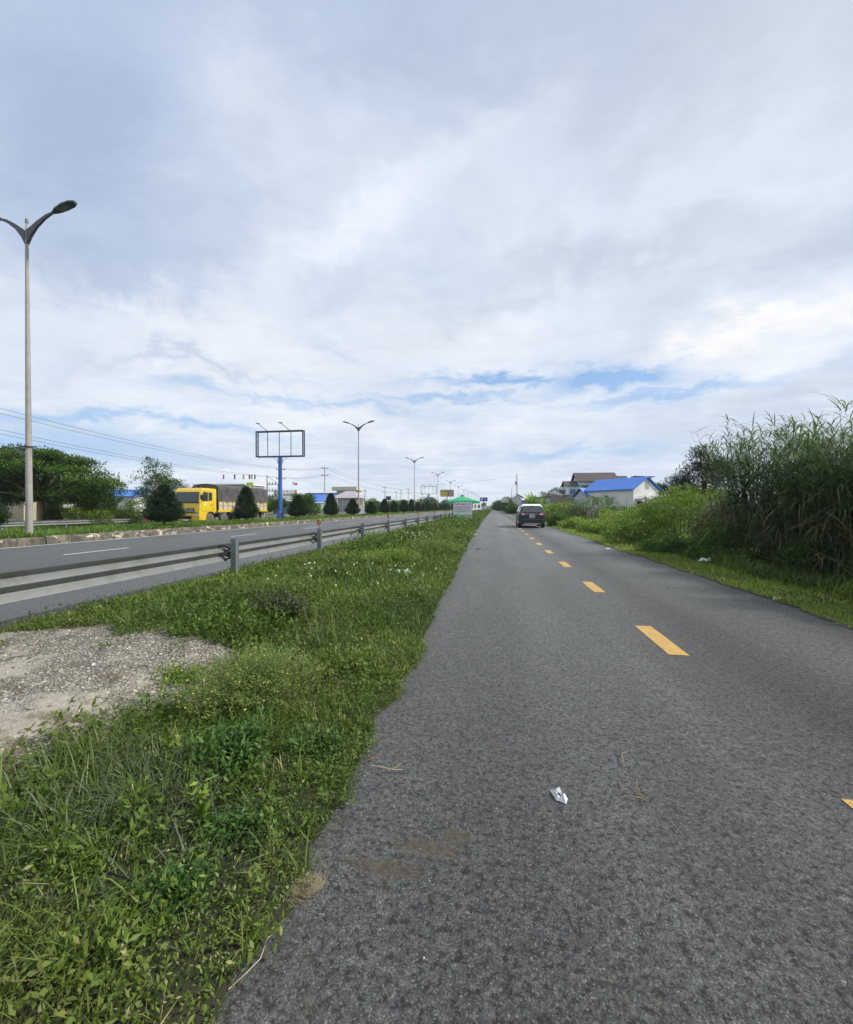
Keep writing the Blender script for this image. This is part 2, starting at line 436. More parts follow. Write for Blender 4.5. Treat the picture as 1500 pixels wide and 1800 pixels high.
def asphalt(name, base, tint, big, rough, lane=None, stain=False):
    m = bpy.data.materials.new(name); m.use_nodes = True; MATS[name] = m
    t = NT(m.node_tree); b = m.node_tree.nodes['Principled BSDF']
    P = t.new('ShaderNodeTexCoord').outputs['Object']
    flat = t.scalev(P, (1, 1, .2))
    wv = t.vm('ADD', flat, t.vm('SCALE', t.vm('SUBTRACT', t.noise(flat, 60, 2, .5, out=1), (.5, .5, .5)), scale=.012))
    flat = wv
    c1 = t.voro(flat, 78, out='Color'); c2 = t.voro(flat, 190, out='Color')
    s1 = t.new('ShaderNodeSeparateColor'); t.l.new(c1, s1.inputs[0])
    s2 = t.new('ShaderNodeSeparateColor'); t.l.new(c2, s2.inputs[0])
    v = t.m('ADD', t.m('MULTIPLY', t.m('POWER', s1.outputs[0], 2.4), .40), t.m('MULTIPLY', t.m('POWER', s2.outputs[0], 4.), .38))
    gap = t.mapr(t.voro(flat, 78, 'DISTANCE_TO_EDGE'), .0, .22)
    pit = t.mapr(t.noise(flat, 34, 6, .78), .40, .53)
    grain = t.mapr(t.noise(flat, 150, 5, .8), .38, .60, .35, 1.55, smooth=False)
    cl = t.mapr(t.noise(flat, 9, 4, .6), .3, .7, .82, 1.12)
    lg = t.mapr(t.noise(t.scalev(P, (1, .22, 1)), .9, 4, .6), .3, .7, 1 - big, 1 + big)
    f = t.m('MULTIPLY', t.m('MULTIPLY', t.m('ADD', .50, t.m('MULTIPLY', v, .95)), cl), t.m('MULTIPLY', lg, t.m('MULTIPLY', t.m('ADD', .82, t.m('MULTIPLY', .18, gap)), t.m('MULTIPLY', t.m('ADD', .24, t.m('MULTIPLY', .76, pit)), grain))))
    spx = t.new('ShaderNodeSeparateXYZ'); t.l.new(P, spx.inputs[0])
    if lane:      # worn wheel tracks and a darker band
        for (x0, w_, a) in lane:
            d = t.m('DIVIDE', t.m('SUBTRACT', spx.outputs[0], x0), w_)
            g = t.m('EXPONENT', t.m('MULTIPLY', t.m('MULTIPLY', d, d), -1.))
            f = t.m('MULTIPLY', f, t.m('ADD', 1., t.m('MULTIPLY', g, a)))
    c = t.vm('SCALE', tint, scale=t.m('MULTIPLY', f, base))
    hue = t.mix(t.m('MULTIPLY', t.mapr(s1.outputs[1], .93, .97), .5), c, (.19, .17, .135))
    hue = t.mix(t.m('MULTIPLY', t.mapr(s2.outputs[2], .95, .99), .8), hue, (.30, .30, .28))
    if stain:     # dried mud on the surface
        for (x, y, r1, r2) in ((-.26, 1.72, .16, .05), (-.40, 1.60, .17, .05), (-.16, 1.80, .08, .045), (.02, 2.55, .10, .02)):
            d = t.vm('SUBTRACT', P, (x, y, 0)); q = t.vm('LENGTH', t.scalev(d, (1 / r1, 1 / r2, 0)))
            q = t.m('ADD', q, t.m('MULTIPLY', t.m('SUBTRACT', t.noise(P, 22, 6, .7), .5), 2.2))
            hue = t.mix(t.m('MULTIPLY', t.mapr(q, 1.25, .35), .62), hue, (.135, .10, .065))
        dust = t.m('MULTIPLY', t.mapr(t.noise(P, 2.2, 6, .7), .5, .75), t.mapr(spx.outputs[0], .1, -.85))
        hue = t.mix(t.m('MULTIPLY', dust, .45), hue, (.17, .155, .125))
    t.put(b.inputs['Base Color'], hue)
    b.inputs['Roughness'].default_value = rough; b.inputs['Specular IOR Level'].default_value = .5
    h = t.m('ADD', t.m('MULTIPLY', t.m('MULTIPLY', gap, pit), .5), t.m('ADD', t.m('MULTIPLY', s1.outputs[2], .25), t.m('MULTIPLY', grain, .8)))
    t.put(b.inputs['Normal'], t.bump(h, .9, .009))
    return m
ASPH = asphalt('old_asphalt', .225, (.94, 1.0, 1.02), .14, .58, [(.1, .25, -.10), (.62, .3, .16), (1.35, .22, .13), (2.32, .40, -.38), (3.25, .3, .12), (3.95, .22, -.2)], True)
ASPH2 = asphalt('highway_asphalt', .175, (.93, 1.0, 1.08), .08, .55, [(-6.4, .7, .25), (-10.8, 1.4, -.12)])
def soil(name, a, b_, c_, sc=3.):
    m = bpy.data.materials.new(name); m.use_nodes = True; MATS[name] = m
    t = NT(m.node_tree); b = m.node_tree.nodes['Principled BSDF']
    P = t.new('ShaderNodeTexCoord').outputs['Object']
    c = t.mix(t.mapr(t.noise(P, sc, 6, .65), .35, .65), a, b_)
    c = t.mix(t.mapr(t.noise(P, sc * .31, 5, .6), .45, .65), c, c_)
    c = t.mix(t.mapr(t.noise(P, sc * 14, 4, .7), .3, .7, 0, .35), c, tuple(x * .4 for x in a))
    t.put(b.inputs['Base Color'], c); b.inputs['Roughness'].default_value = .95
    t.put(b.inputs['Normal'], t.bump(t.noise(P, sc * 16, 5, .7), .8, .03))
    return m
SOIL = soil('verge_soil', (.028, .030, .012), (.022, .034, .010), (.060, .048, .026))  # soil colour kept dark to stand in for shade between the plants
FIELD = soil('field_ground', (.075, .105, .025), (.06, .09, .02), (.13, .12, .055), .25)
YARD = pmat('pale_yard', (.34, .34, .33), .85, var=.12, vs=.7)

def strip_mesh(name, x0f, x1f, ys, mat, z=0., nx=2, zf=None):
    ys = np.asarray(ys, float); a = x0f(ys) if callable(x0f) else np.full_like(ys, x0f); b = x1f(ys) if callable(x1f) else np.full_like(ys, x1f)
    T = np.linspace(0, 1, nx); X = a[:, None] * (1 - T) + b[:, None] * T; Y = np.repeat(ys[:, None], nx, 1)
    Z = np.repeat(zroad(ys)[:, None], nx, 1) + z
    if zf is not None: Z = Z + zf(X, Y)
    V = np.stack([X, Y, Z], -1).reshape(-1, 3)
    i = np.arange(len(ys) - 1)[:, None] * nx + np.arange(nx - 1)[None]
    F = np.stack([i, i + 1, i + nx + 1, i + nx], -1).reshape(-1, 4)
    return mesh_np(name, V, F, mat, smooth=True)
YS = np.concatenate([np.arange(-12, 14, .08), np.arange(14, 60, .4), np.arange(60, 620, 6.)])
YC = np.concatenate([np.arange(-12, 60, 2.), np.arange(60, 620, 8.)])
def S(o): return tag(o, kind='structure')
S(strip_mesh('service_road', lambda y: edge_l(y) - .25, lambda y: edge_r(y) + .12, YS, ASPH, 0))
S(strip_mesh('highway', XH_L, XH_R + .1, YC, ASPH2, -.004))
S(strip_mesh('far_carriageway', XF_L, XM_L, YC, ASPH2, -.004, zf=lambda X, Y: (X - XM_L) * .02))
g = MB(); g.quad((-1300, -200, -.42), (1300, -200, -.42), (1300, 2500, -.42), (-1300, 2500, -.42))
S(g.build('ground', FIELD))

def in_slab(x, y, grow=0.):
    "irregular outline of the broken concrete slab"
    cx, cy = -3.72, 2.72
    a = np.arctan2(y - cy, (x - cx)); r = np.hypot((x - cx) / 1.46, (y - cy) / 1.62)
    out = 1.0 + .16 * np.sin(a * 2 + 2.2) + .09 * np.sin(3 * a + .5) + .24 * (fbm(np.cos(a) * 2, np.sin(a) * 2, 1.5, 4) - .5) + .30 * (fbm(x, y, 2.6, 14, 4) - .5)
    return r < out + grow
def zverge(X, Y):
    X = np.asarray(X, float)
    u = np.clip((X - XH_R) / (XE_L - XH_R), 0, 1)
    z = .11 * np.sin(np.pi * u) ** .6 + .07 * (fbm(X, Y, 1.3, 6) - .5) * np.sin(np.pi * u) - .01
    dip = np.exp(-(((X + 2.0) / .55) ** 2 + ((Y - 3.4) / 1.6) ** 2))
    return z - .10 * dip
S(strip_mesh('verge_soil', XH_R - .05, lambda y: edge_l(y) + .02, np.concatenate([np.arange(-4, 30, .12), np.arange(30, 620, 4)]), SOIL, .006, 40, zverge))
S(strip_mesh('median_soil', XM_L, XH_L - .28, YC, SOIL, .30, 3))
S(strip_mesh('right_verge_soil', lambda y: edge_r(y) - .02, 8.2, YS, SOIL, .006, 14, lambda X, Y: -.03 * (X - XE_R) + .05 * (fbm(X, Y, 2, 3) - .5) * np.clip((X - XE_R) * 3, 0, 1)))
S(strip_mesh('right_field', 8.1, 60, YC, FIELD, -.13, 4))
S(strip_mesh('left_field', -75, XF_L - 1.2, YC, FIELD, -.24, 4))
S(strip_mesh('roadside_shoulder', XF_L - 1.3, XF_L + .05, YC, YARD, -.20, 2))
S(strip_mesh('shop_forecourt', -56, -33, np.arange(48, 135, 6.), YARD, -.20, 2))

# median kerb of separate blocks
kb = MB(); y = -12.
kr = random.Random(3)
while y < 330:
    L = 1.0 if y < 90 else 6
    z0 = float(zroad(y)); t_ = kr.uniform(-.015, .015); g_ = .012
    p = [(XH_L - .30 + t_, z0 - .05), (XH_L + .02 + t_, z0 - .05), (XH_L - .01 + t_, z0 + .22), (XH_L - .05 + t_, z0 + .30 + t_), (XH_L - .30, z0 + .30 + t_)]
    kb.prism(p, y + g_, y + L - g_, 'y'); y += L
km = bpy.data.materials.new('kerb_stone'); km.use_nodes = True
t = NT(km.node_tree); b = km.node_tree.nodes['Principled BSDF']; P = t.new('ShaderNodeTexCoord').outputs['Object']
c = t.mix(t.mapr(t.noise(P, 3.5, 7, .72), .42, .60), (.085, .075, .06), (.17, .155, .125))
c = t.mix(t.mapr(t.noise(t.scalev(P, (1, 1, 2)), 1.9, 5, .65, 1), .56, .64), c, (.52, .47, .38))
c = t.mix(t.mapr(t.noise(P, 1.4, 3, .5), .5, .62, 0, .6), c, (.05, .05, .035))
t.put(b.inputs['Base Color'], c); b.inputs['Roughness'].default_value = .92
t.put(b.inputs['Normal'], t.bump(t.noise(P, 14, 6, .7), .7, .03))
S(kb.build('median_kerb', km))

def paint(name, col, wear):
    m = bpy.data.materials.new(name); m.use_nodes = True
    t = NT(m.node_tree); b = m.node_tree.nodes['Principled BSDF']; P = t.new('ShaderNodeTexCoord').outputs['Object']
    c = t.mix(t.mapr(t.noise(P, 4, 5, .7), .3, .7), col, tuple(x * .82 for x in col))
    c = t.mix(t.m('MULTIPLY', t.mapr(t.noise(P, 70, 5, .75), .52, .60), wear), c, (.14, .13, .11))
    t.put(b.inputs['Base Color'], c); b.inputs['Roughness'].default_value = .65
    t.put(b.inputs['Normal'], t.bump(t.voro(P, 105, 'DISTANCE_TO_EDGE'), .6, .004))
    return m
YEL = paint('yellow_road_paint', (.53, .325, .075), .95); WHT = paint('white_road_paint', (.66, .67, .68), .45)
ym = MB(); y = 4.36 - 3.06 * 3
while y < 330:
    zz = float(zroad(y)); z1 = float(zroad(y + 1.02)); w2 = .092
    n = 6; rr = random.Random(int(y * 10))
    if y < 20:
        L_ = [(1.745 - w2 + rr.uniform(-.004, .004), y + 1.02 * k / n) for k in range(n + 1)]; R_ = [(1.745 + w2 + rr.uniform(-.004, .004), y + 1.02 * k / n) for k in range(n + 1)]
        pts = L_ + R_[::-1]; ym.add([(a, b_, .004) for a, b_ in pts], [(i, i + 1, len(pts) - 2 - i, len(pts) - 1 - i) for i in range(n)])
    else: ym.quad((1.745 - w2, y, zz + .006), (1.745 + w2, y, zz + .006), (1.745 + w2, y + 1.02, z1 + .006), (1.745 - w2, y + 1.02, z1 + .006))
    y += 3.06
S(ym.build('yellow_centre_line', YEL))
wm = MB(); y = 10.9 - 8.2 * 3
while y < 330:
    for X, dy in ((-12.7, 0), (-8.7, 3.1)):
        a, b_ = y + dy, y + dy + 2.3
        wm.quad((X - .06, a, float(zroad(a)) + .001), (X + .06, a, float(zroad(a)) + .001), (X + .06, b_, float(zroad(b_)) + .001), (X - .06, b_, float(zroad(b_)) + .001))
    y += 8.2
S(wm.build('lane_dashes', WHT))
S(strip_mesh('edge_line', -16.86, -16.71, YC, WHT, .001))

# broken concrete slab in the verge
SLABM = bpy.data.materials.new('rough_slab'); SLABM.use_nodes = True
t = NT(SLABM.node_tree); b = SLABM.node_tree.nodes['Principled BSDF']; P = t.new('ShaderNodeTexCoord').outputs['Object']
v1 = t.voro(P, 34, out='Color'); s1 = t.new('ShaderNodeSeparateColor'); t.l.new(v1, s1.inputs[0])
ed = t.mapr(t.voro(P, 34, 'DISTANCE_TO_EDGE'), 0, .2)
c = t.mix(s1.outputs[0], (.19, .18, .155), (.40, .375, .325))
c = t.mix(ed, (.13, .12, .10), c)
sm = t.mapr(t.noise(P, 1.6, 5, .6), .50, .62)
c = t.mix(t.m('MULTIPLY', sm, .7), c, (.36, .33, .28))
c = t.mix(t.mapr(t.noise(P, 3.5, 7, .75), .50, .64, 0, .85), c, (.115, .088, .055))
t.put(b.inputs['Base Color'], c); b.inputs['Roughness'].default_value = .9
h = t.m('ADD', t.m('MULTIPLY', t.m('MULTIPLY', ed, s1.outputs[1]), t.m('SUBTRACT', 1.1, sm)), t.m('MULTIPLY', t.noise(P, 22, 6, .7), .8))
t.put(b.inputs['Normal'], t.bump(h, .9, .03))
xs = np.arange(-5.7, -2.0, .03); ys = np.arange(1.0, 5.4, .03); X, Y = np.meshgrid(xs, ys)
ins = in_slab(X, Y, .02) & (X < -2.05)
Z = zverge(X, Y) + .035 + .09 * (fbm(X, Y, 1.1, 8) - .4) + .045 * (fbm(X, Y, 5, 12, 4) - .5) + .012 * (_tab[(X * 33).astype(int) % 256, (Y * 33).astype(int) % 256] - .5)
edge = ~(ins & np.roll(ins, 1, 0) & np.roll(ins, -1, 0) & np.roll(ins, 1, 1) & np.roll(ins, -1, 1))
Z = np.where(edge, zverge(X, Y) - .05, Z)
idx = np.arange(X.size).reshape(X.shape)
ok = ins[:-1, :-1] & ins[1:, :-1] & ins[1:, 1:] & ins[:-1, 1:]
F = np.stack([idx[:-1, :-1][ok], idx[:-1, 1:][ok], idx[1:, 1:][ok], idx[1:, :-1][ok]], 1)
used, inv = np.unique(F, return_inverse=True)
o = mesh_np('concrete_slab', np.stack([X, Y, Z], -1).reshape(-1, 3)[used], inv.reshape(-1, 4), SLABM, smooth=True)
tag(o, 'broken rough grey concrete slab sunk in the grass below the guardrail', 'slab')

# pebbles: loose grit on road and slab
def pebbles(name, pts, sizes, mat, label):
    base = np.array([(1, 0, 0), (-1, 0, 0), (0, 1, 0), (0, -1, 0), (0, 0, 1), (0, 0, -.6)], float)
    tri = np.array([(0, 2, 4), (2, 1, 4), (1, 3, 4), (3, 0, 4), (2, 0, 5), (1, 2, 5), (3, 1, 5), (0, 3, 5)])
    N = len(pts); q = base[None] * (rng.uniform(.6, 1.2, (N, 6, 1))) * np.array([1, .8, .6]) * np.asarray(sizes)[:, None, None]
    a = rng.uniform(0, 6.28, N); ca, sa = np.cos(a)[:, None], np.sin(a)[:, None]
    V = np.stack([q[..., 0] * ca - q[..., 1] * sa, q[..., 0] * sa + q[..., 1] * ca, q[..., 2]], -1) + pts[:, None]
    F = (tri[None] + (np.arange(N) * 6)[:, None, None]).reshape(-1, 3)
    return tag(mesh_np(name, V.reshape(-1, 3), F, mat, tint=np.repeat(rng.random(N), 8), smooth=False), label, 'gravel', kind='stuff')
PEB = leafmat('pebble_stone', [(0, (.05, .052, .055)), (.6, (.14, .14, .14)), (.9, (.22, .22, .21)), (1, (.40, .33, .26))], transl=0, rough=.85)
n = 5200; yy = .7 + 8 * rng.random(n) ** 1.8; xx = rng.uniform(-.8, 4.1, n)
pebbles('road_grit', np.stack([xx, yy, np.full(n, .0)], 1), .0016 + .0055 * rng.random(n) ** 3, PEB, 'loose grey grit scattered on the rough service road')
n = 3600; xx = rng.uniform(-5.3, -2.2, n); yy = rng.uniform(1.8, 4.8, n); k = in_slab(xx, yy, .04); xx, yy = xx[k], yy[k]
PEB2 = leafmat('slab_stone', [(0, (.12, .115, .10)), (.6, (.27, .255, .225)), (1, (.48, .45, .39))], transl=0, rough=.85)
pebbles('slab_gravel', np.stack([xx, yy, zverge(xx, yy) + .032 + .09 * (fbm(xx, yy, 1.1, 8) - .4) + .045 * (fbm(xx, yy, 5, 12, 4) - .5)], 1), .005 + .026 * rng.random(len(xx)) ** 4, PEB2, 'pale broken gravel lying on the concrete slab')
# ------------------------------------------------------------ verge vegetation
def verge_mask(x, y): return (x > XH_R - .02) & (x < edge_l(y) + .11 * (fbm(x, y, 6, 21) - .28))
def heights(x, y):
    "local height of the growth: low at both edges, rank in the middle"
    u = np.clip((x - XH_R) / (XE_L - XH_R), 0, 1)
    far = np.clip((y - 6) / 9, 0, 1); q = np.clip(fbm(x, y, .55, 31) * 2.4 - .75, 0, 1)
    h = .045 + (.11 + .10 * far) * np.sin(np.pi * u) ** 1.1 * (.25 + 1.3 * q) + .05 * fbm(x, y, 3, 33)
    return h * (1 - .55 * np.exp(-(((x + 3.4) / 1.6) ** 2 + ((y - 1.5) / .9) ** 2)))
def creeping(acc, y0, y1, dens, L, x0=XH_R, x1=XE_L + .2, gain=1., p=1.):
    area = (y1 - y0) * (x1 - x0); N = int(area * dens)
    y = y0 + (y1 - y0) * rng.random(N) ** p; x = rng.uniform(x0, x1, N)
    bare = fbm(x, y, 2.2, 41)
    k = verge_mask(x, y) & (~(in_slab(x, y, -.10 + .35 * (fbm(x, y, 5, 5) - .5))) | ((fbm(x, y, 3.3, 27) > .66) & (rng.random(N) < .35))) & (bare + .25 * rng.random(N) > .30)
    k &= rng.random(len(x)) > .9 * gz(x, y)
    x, y = x[k], y[k]; N = len(x)
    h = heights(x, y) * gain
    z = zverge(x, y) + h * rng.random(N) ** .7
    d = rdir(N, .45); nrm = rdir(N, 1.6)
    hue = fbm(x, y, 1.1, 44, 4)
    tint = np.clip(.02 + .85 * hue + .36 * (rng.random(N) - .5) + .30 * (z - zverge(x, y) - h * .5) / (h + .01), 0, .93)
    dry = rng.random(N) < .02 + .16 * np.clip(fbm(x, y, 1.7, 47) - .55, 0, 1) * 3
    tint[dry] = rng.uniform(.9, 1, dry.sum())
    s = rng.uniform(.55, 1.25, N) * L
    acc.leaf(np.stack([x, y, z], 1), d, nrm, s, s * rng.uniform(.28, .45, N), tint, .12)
def blades(acc, y0, y1, dens, L, W, gate, x0=XH_R, x1=XE_L + .1, tintc=.45, lean=.5, p=1.):
    N = int((y1 - y0) * (x1 - x0) * dens)
    y = y0 + (y1 - y0) * rng.random(N) ** p; x = rng.uniform(x0, x1, N)
    k = verge_mask(x, y) & ~in_slab(x, y, -.12) & (rng.random(N) < gate(x, y)); x, y = x[k], y[k]; N = len(x)
    if not N: return
    z = zverge(x, y)
    sz = L * rng.uniform(.4, 1.2, N) * (.45 + 1.3 * heights(x, y) / .2 * .5)
    acc.blade(np.stack([x, y, z], 1), rng.uniform(0, 6.283, N), sz, W * rng.uniform(.6, 1.2, N), rng.uniform(.05, lean, N) + .1, rng.uniform(.2, 1.7, N),
              np.clip(tintc + .45 * (rng.random(N) - .5) + .3 * (fbm(x, y, 1.4, 51) - .5) + (rng.random(N) < .05) * .5, 0, 1), 4)
def gz(x, y): return np.clip(np.exp(-(((x + 1.65) / .55) ** 2 + ((y - 1.75) / .34) ** 2)) * 1.2 + .35 * np.exp(-(((x + 2.3) / .4) ** 2 + ((y - 1.4) / .3) ** 2)) + .6 * np.exp(-(((x + 1.8) / .35) ** 2 + ((y - 4.0) / .6) ** 2)), 0, 1)
def tufts(accb, accl, y0, y1, dens, sz, x0=XH_R, x1=XE_L + .05, nb=14, nl=26, p=1.):
    "separate tufts of blades and leafy sprigs, so that dark gaps stay between them"
    M = int((y1 - y0) * (x1 - x0) * dens); y = y0 + (y1 - y0) * rng.random(M) ** p; x = rng.uniform(x0, x1, M)
    g_ = gz(x, y); k = verge_mask(x, y) & ~in_slab(x, y, -.05) & (fbm(x, y, 3.1, 61) > .30); x, y = x[k], y[k]; M = len(x)
    kind = fbm(x, y, 1.3, 66) + .35 * (rng.random(M) - .5) > .50
    S_ = sz * rng.uniform(.35, 1.25, M) * (.55 + heights(x, y) / .13 * .6); hue = fbm(x, y, 1.1, 44, 4); z = zverge(x, y)
    b = kind; n = b.sum(); r_ = lambda q, c_: np.repeat(q[b], c_)
    N = n * nb; bs = np.stack([r_(x, nb) + rng.normal(0, .1, N) * r_(S_, nb), r_(y, nb) + rng.normal(0, .1, N) * r_(S_, nb), r_(z, nb)], 1)
    accb.blade(bs, rng.uniform(0, 6.283, N), r_(S_, nb) * rng.uniform(.6, 1.5, N), r_(S_, nb) * rng.uniform(.03, .06, N), rng.uniform(.05, 1.0, N), rng.uniform(.1, 1.6, N),
               np.clip(.1 + .75 * r_(hue, nb) + .35 * (rng.random(N) - .5) + (rng.random(N) < .05) * .4, 0, 1), 4)
    b = ~kind; n = b.sum(); ns = 5; N = n * nl
    st_az = np.repeat(rng.uniform(0, 6.283, (n, ns)), (nl + ns - 1) // ns, 1)[:, :nl].ravel(); u = rng.random(N) ** .7; S2 = r_(S_, nl)
    el = np.repeat(rng.uniform(.25, 1.35, (n, ns)), (nl + ns - 1) // ns, 1)[:, :nl].ravel()
    o = np.stack([np.cos(st_az) * np.cos(el), np.sin(st_az) * np.cos(el), np.sin(el)], 1)
    P = np.stack([r_(x, nl), r_(y, nl), r_(z, nl) + .01], 1) + o * (u * S2)[:, None]
    d = o * .6 + rdir(N, .1); accl.leaf(P, d, rdir(N, 1.5), S2 * rng.uniform(.16, .32, N), S2 * rng.uniform(.07, .13, N), np.clip(.04 + .8 * r_(hue, nl) + .3 * (rng.random(N) - .5) + .15 * u, 0, .95), .1)
near = Leaves(); bl = Leaves()
tufts(bl, near, .75, 3.2, 170, .135)
tufts(bl, near, .75, 3.2, 330, .065)
tufts(bl, near, 3.2, 6.5, 130, .16)
tufts(bl, near, 6.5, 13, 60, .19)
tufts(bl, near, 13, 30, 24, .24)
tufts(bl, near, 30, 90, 5, .34)
creeping(near, .75, 3.2, 7500, .020, gain=.6)
creeping(near, 3.2, 6.2, 5000, .034, gain=.6)
creeping(near, 6.2, 13, 1700, .06, gain=.75)
creeping(near, 13, 30, 500, .12, gain=.85)
creeping(near, 30, 80, 200, .22)
creeping(near, 80, 330, 32, .5, gain=.8)
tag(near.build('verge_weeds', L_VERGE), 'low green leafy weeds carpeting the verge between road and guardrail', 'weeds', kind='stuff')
g1 = lambda x, y: np.clip(.18 + 2.6 * (fbm(x, y, .8, 61) - .45), .04, 1)
blades(bl, .75, 3.2, 3400, .10, .0042, g1)
blades(bl, 3.2, 7, 1900, .18, .0065, g1)
blades(bl, 7, 16, 420, .24, .012, g1)
blades(bl, 16, 45, 110, .22, .028, g1)
blades(bl, 45, 160, 18, .28, .07, g1)
tag(bl.build('verge_grass', L_BLADE), 'long green grass blades standing among the weeds left of the service road', 'grass', kind='stuff')
# coarse grey-green grass below the slab
gg = Leaves()
blades(gg, .8, 5, 2300, .20, .0085, gz, x0=-3.6, x1=-.9, tintc=.55, lean=.9)
tag(gg.build('coarse_grass', L_GREYG), 'coarse grey-green grass with broad blades below the concrete slab', 'grass', kind='stuff')
# dry thatch around the slab and in brown patches
th = Leaves()
N = 26000; y = rng.uniform(.9, 9, N); x = rng.uniform(XH_R, -.8, N)
rim = in_slab(x, y, .07) & ~in_slab(x, y, -.10)
scar = (((x + 3.35) / .75) ** 2 + ((y - 4.05) / .22) ** 2) < 1 + .6 * (fbm(x, y, 5, 2) - .5)
k = (rim & (rng.random(N) < .55)) | scar | ((fbm(x, y, 1.7, 47) > .60) & ~in_slab(x, y) & (rng.random(N) < .35)) | ((((x + .80) / .16) ** 2 + ((y - 1.47) / .10) ** 2) < 1)
x, y = x[k], y[k]; N = len(x)
th.blade(np.stack([x, y, zverge(x, y) + .03 + .02 * scar[k] + .03 * rng.random(N)], 1), rng.uniform(0, 6.283, N), rng.uniform(.04, .12, N), .003, rng.uniform(1.1, 1.6, N), rng.uniform(-.4, .3, N), rng.random(N), 3)
tag(th.build('dead_grass', L_DRY), 'brown dead grass litter around the concrete slab', 'dead grass', kind='stuff')

# ---- single weeds that stand out
def weed_mesh(kind, seed, h, rad, nst, leaf, LM, stemm=STEM, flowers=0):
    "returns (stem MB, Leaves): many thin stems from one root, leaves along them"
    r = np.random.default_rng(seed); L = Leaves(); mb = MB(); fl = []
    for i in range(nst):
        a = r.uniform(0, 6.283); q = rad * math.sqrt(r.random()); hh = h * (1 - .45 * (q / rad) ** 2) * r.uniform(.7, 1.1)
        tx, ty = math.cos(a) * q, math.sin(a) * q
        pts = [Vector((tx * .25 * u0 + tx * .75 * u0 ** 1.5, ty * .25 * u0 + ty * .75 * u0 ** 1.5, hh * u0)) for u0 in (0, .35, .7, 1)]
        mb.tube(pts, [.004 * h * 1.6, .003 * h * 1.6, .002 * h, .001], 3, cap=False)
        n = int(leaf[2]); u = r.uniform(.12, 1.02, n)
        P = np.stack([tx * (.25 * u + .75 * u ** 1.5), ty * (.25 * u + .75 * u ** 1.5), hh * u], 1) + r.normal(0, leaf[3], (n, 3))
        d = rdir(n, .25, r); nr = rdir(n, 1.4, r)
        s = leaf[0] * r.uniform(.6, 1.2, n)
        L.leaf(P, d, nr, s, s * leaf[1], np.clip(.25 + .5 * u + .4 * (r.random(n) - .5), 0, 1), .1)
        if flowers and r.random() < flowers: fl.append(pts[-1])
    return mb, L, fl
FLOWER = pmat('yellow_flower', (.75, .6, .08), .6); FLOWERW = pmat('white_flower', (.75, .74, .66), .6)
def weed(name, label, cat, x, y, z, h, rad, nst, leaf, LM, seed, flowers=0, fm=FLOWER, group=None, sq=1.):
    e = empty(name, (x, y, z), label, cat, group); e.scale = (1, sq, 1)
    mb, L, fl = weed_mesh(0, seed, h, rad, nst, leaf, LM, flowers=flowers)
    if fl:
        q = np.repeat(np.array([tuple(p) for p in fl]), 3, 0); L.leaf(q, rdir(len(q), .8), rdir(len(q), 2.), .006 + .012 * h, .006 + .010 * h, 1.0, .1)
    mb.build('stems', STEM, e); L.build('foliage', LM, e)
    return e
weed('feathery_bush', 'large airy feathery green bush with tiny yellow flowers in the verge centre', 'bush', -1.68, 2.75, .03, .36, .52, 420, (.021, .30, 56, .020), L_FEATH, 5, .25)
weed('low_shrub', 'dark glossy green low shrub just below the feathery bush', 'shrub', -1.35, 2.12, .03, .20, .30, 70, (.050, .34, 30, .02), L_BUSHD, 6)
weed('dark_leaved_weed', 'dark grey-brown leaved weed clump right of the nearest guardrail post', 'weed', -2.52, 4.75, .04, .38, .36, 120, (.045, .38, 34, .03), L_DARKW, 7)
weed('spreading_weed', 'broad soft green weed mound at the foot of the nearest guardrail post', 'weed', -3.15, 5.9, .04, .33, .9, 340, (.032, .32, 50, .035), L_FEATH, 8, .1, sq=.75)
weed('sprawling_weed', 'bright green leafy weed mound in front of the pale plastic bag', 'weed', -2.3, 9.6, .05, .42, .8, 170, (.06, .36, 34, .05), L_BUSH, 9, .3, FLOWERW)
weed('flowering_weed', 'dull green flowering weed thicket close to the road in mid-verge', 'weed', -1.75, 12.0, .04, .5, 1.05, 300, (.05, .3, 36, .05), L_FEATH, 10, .3, FLOWERW)
weed('tall_weed', 'dark green tall weed tuft near the road edge before the drinks stall', 'weed', -1.45, 17.5, .03, .5, .9, 150, (.08, .3, 30, .07), L_FEATH, 14, .3, FLOWERW)
weed('leafy_sprout', 'pale green upright sprout with paired leaves in the near grass', 'weed', -1.22, 1.62, .06, .20, .03, 4, (.045, .4, 14, .006), L_BUSH, 12)
weed('creeping_plant', 'green creeping plant with round leaves spreading onto the slab edge', 'weed', -2.42, 2.98, .03, .13, .34, 60, (.034, .6, 22, .02), L_BUSH, 13, sq=.6)
weed('brown_weed', 'brown dried weed patch beside the highway edge behind the slab', 'weed', -4.95, 4.75, .05, .17, .34, 90, (.035, .3, 26, .03), L_CROT and L_DARKW, 15)
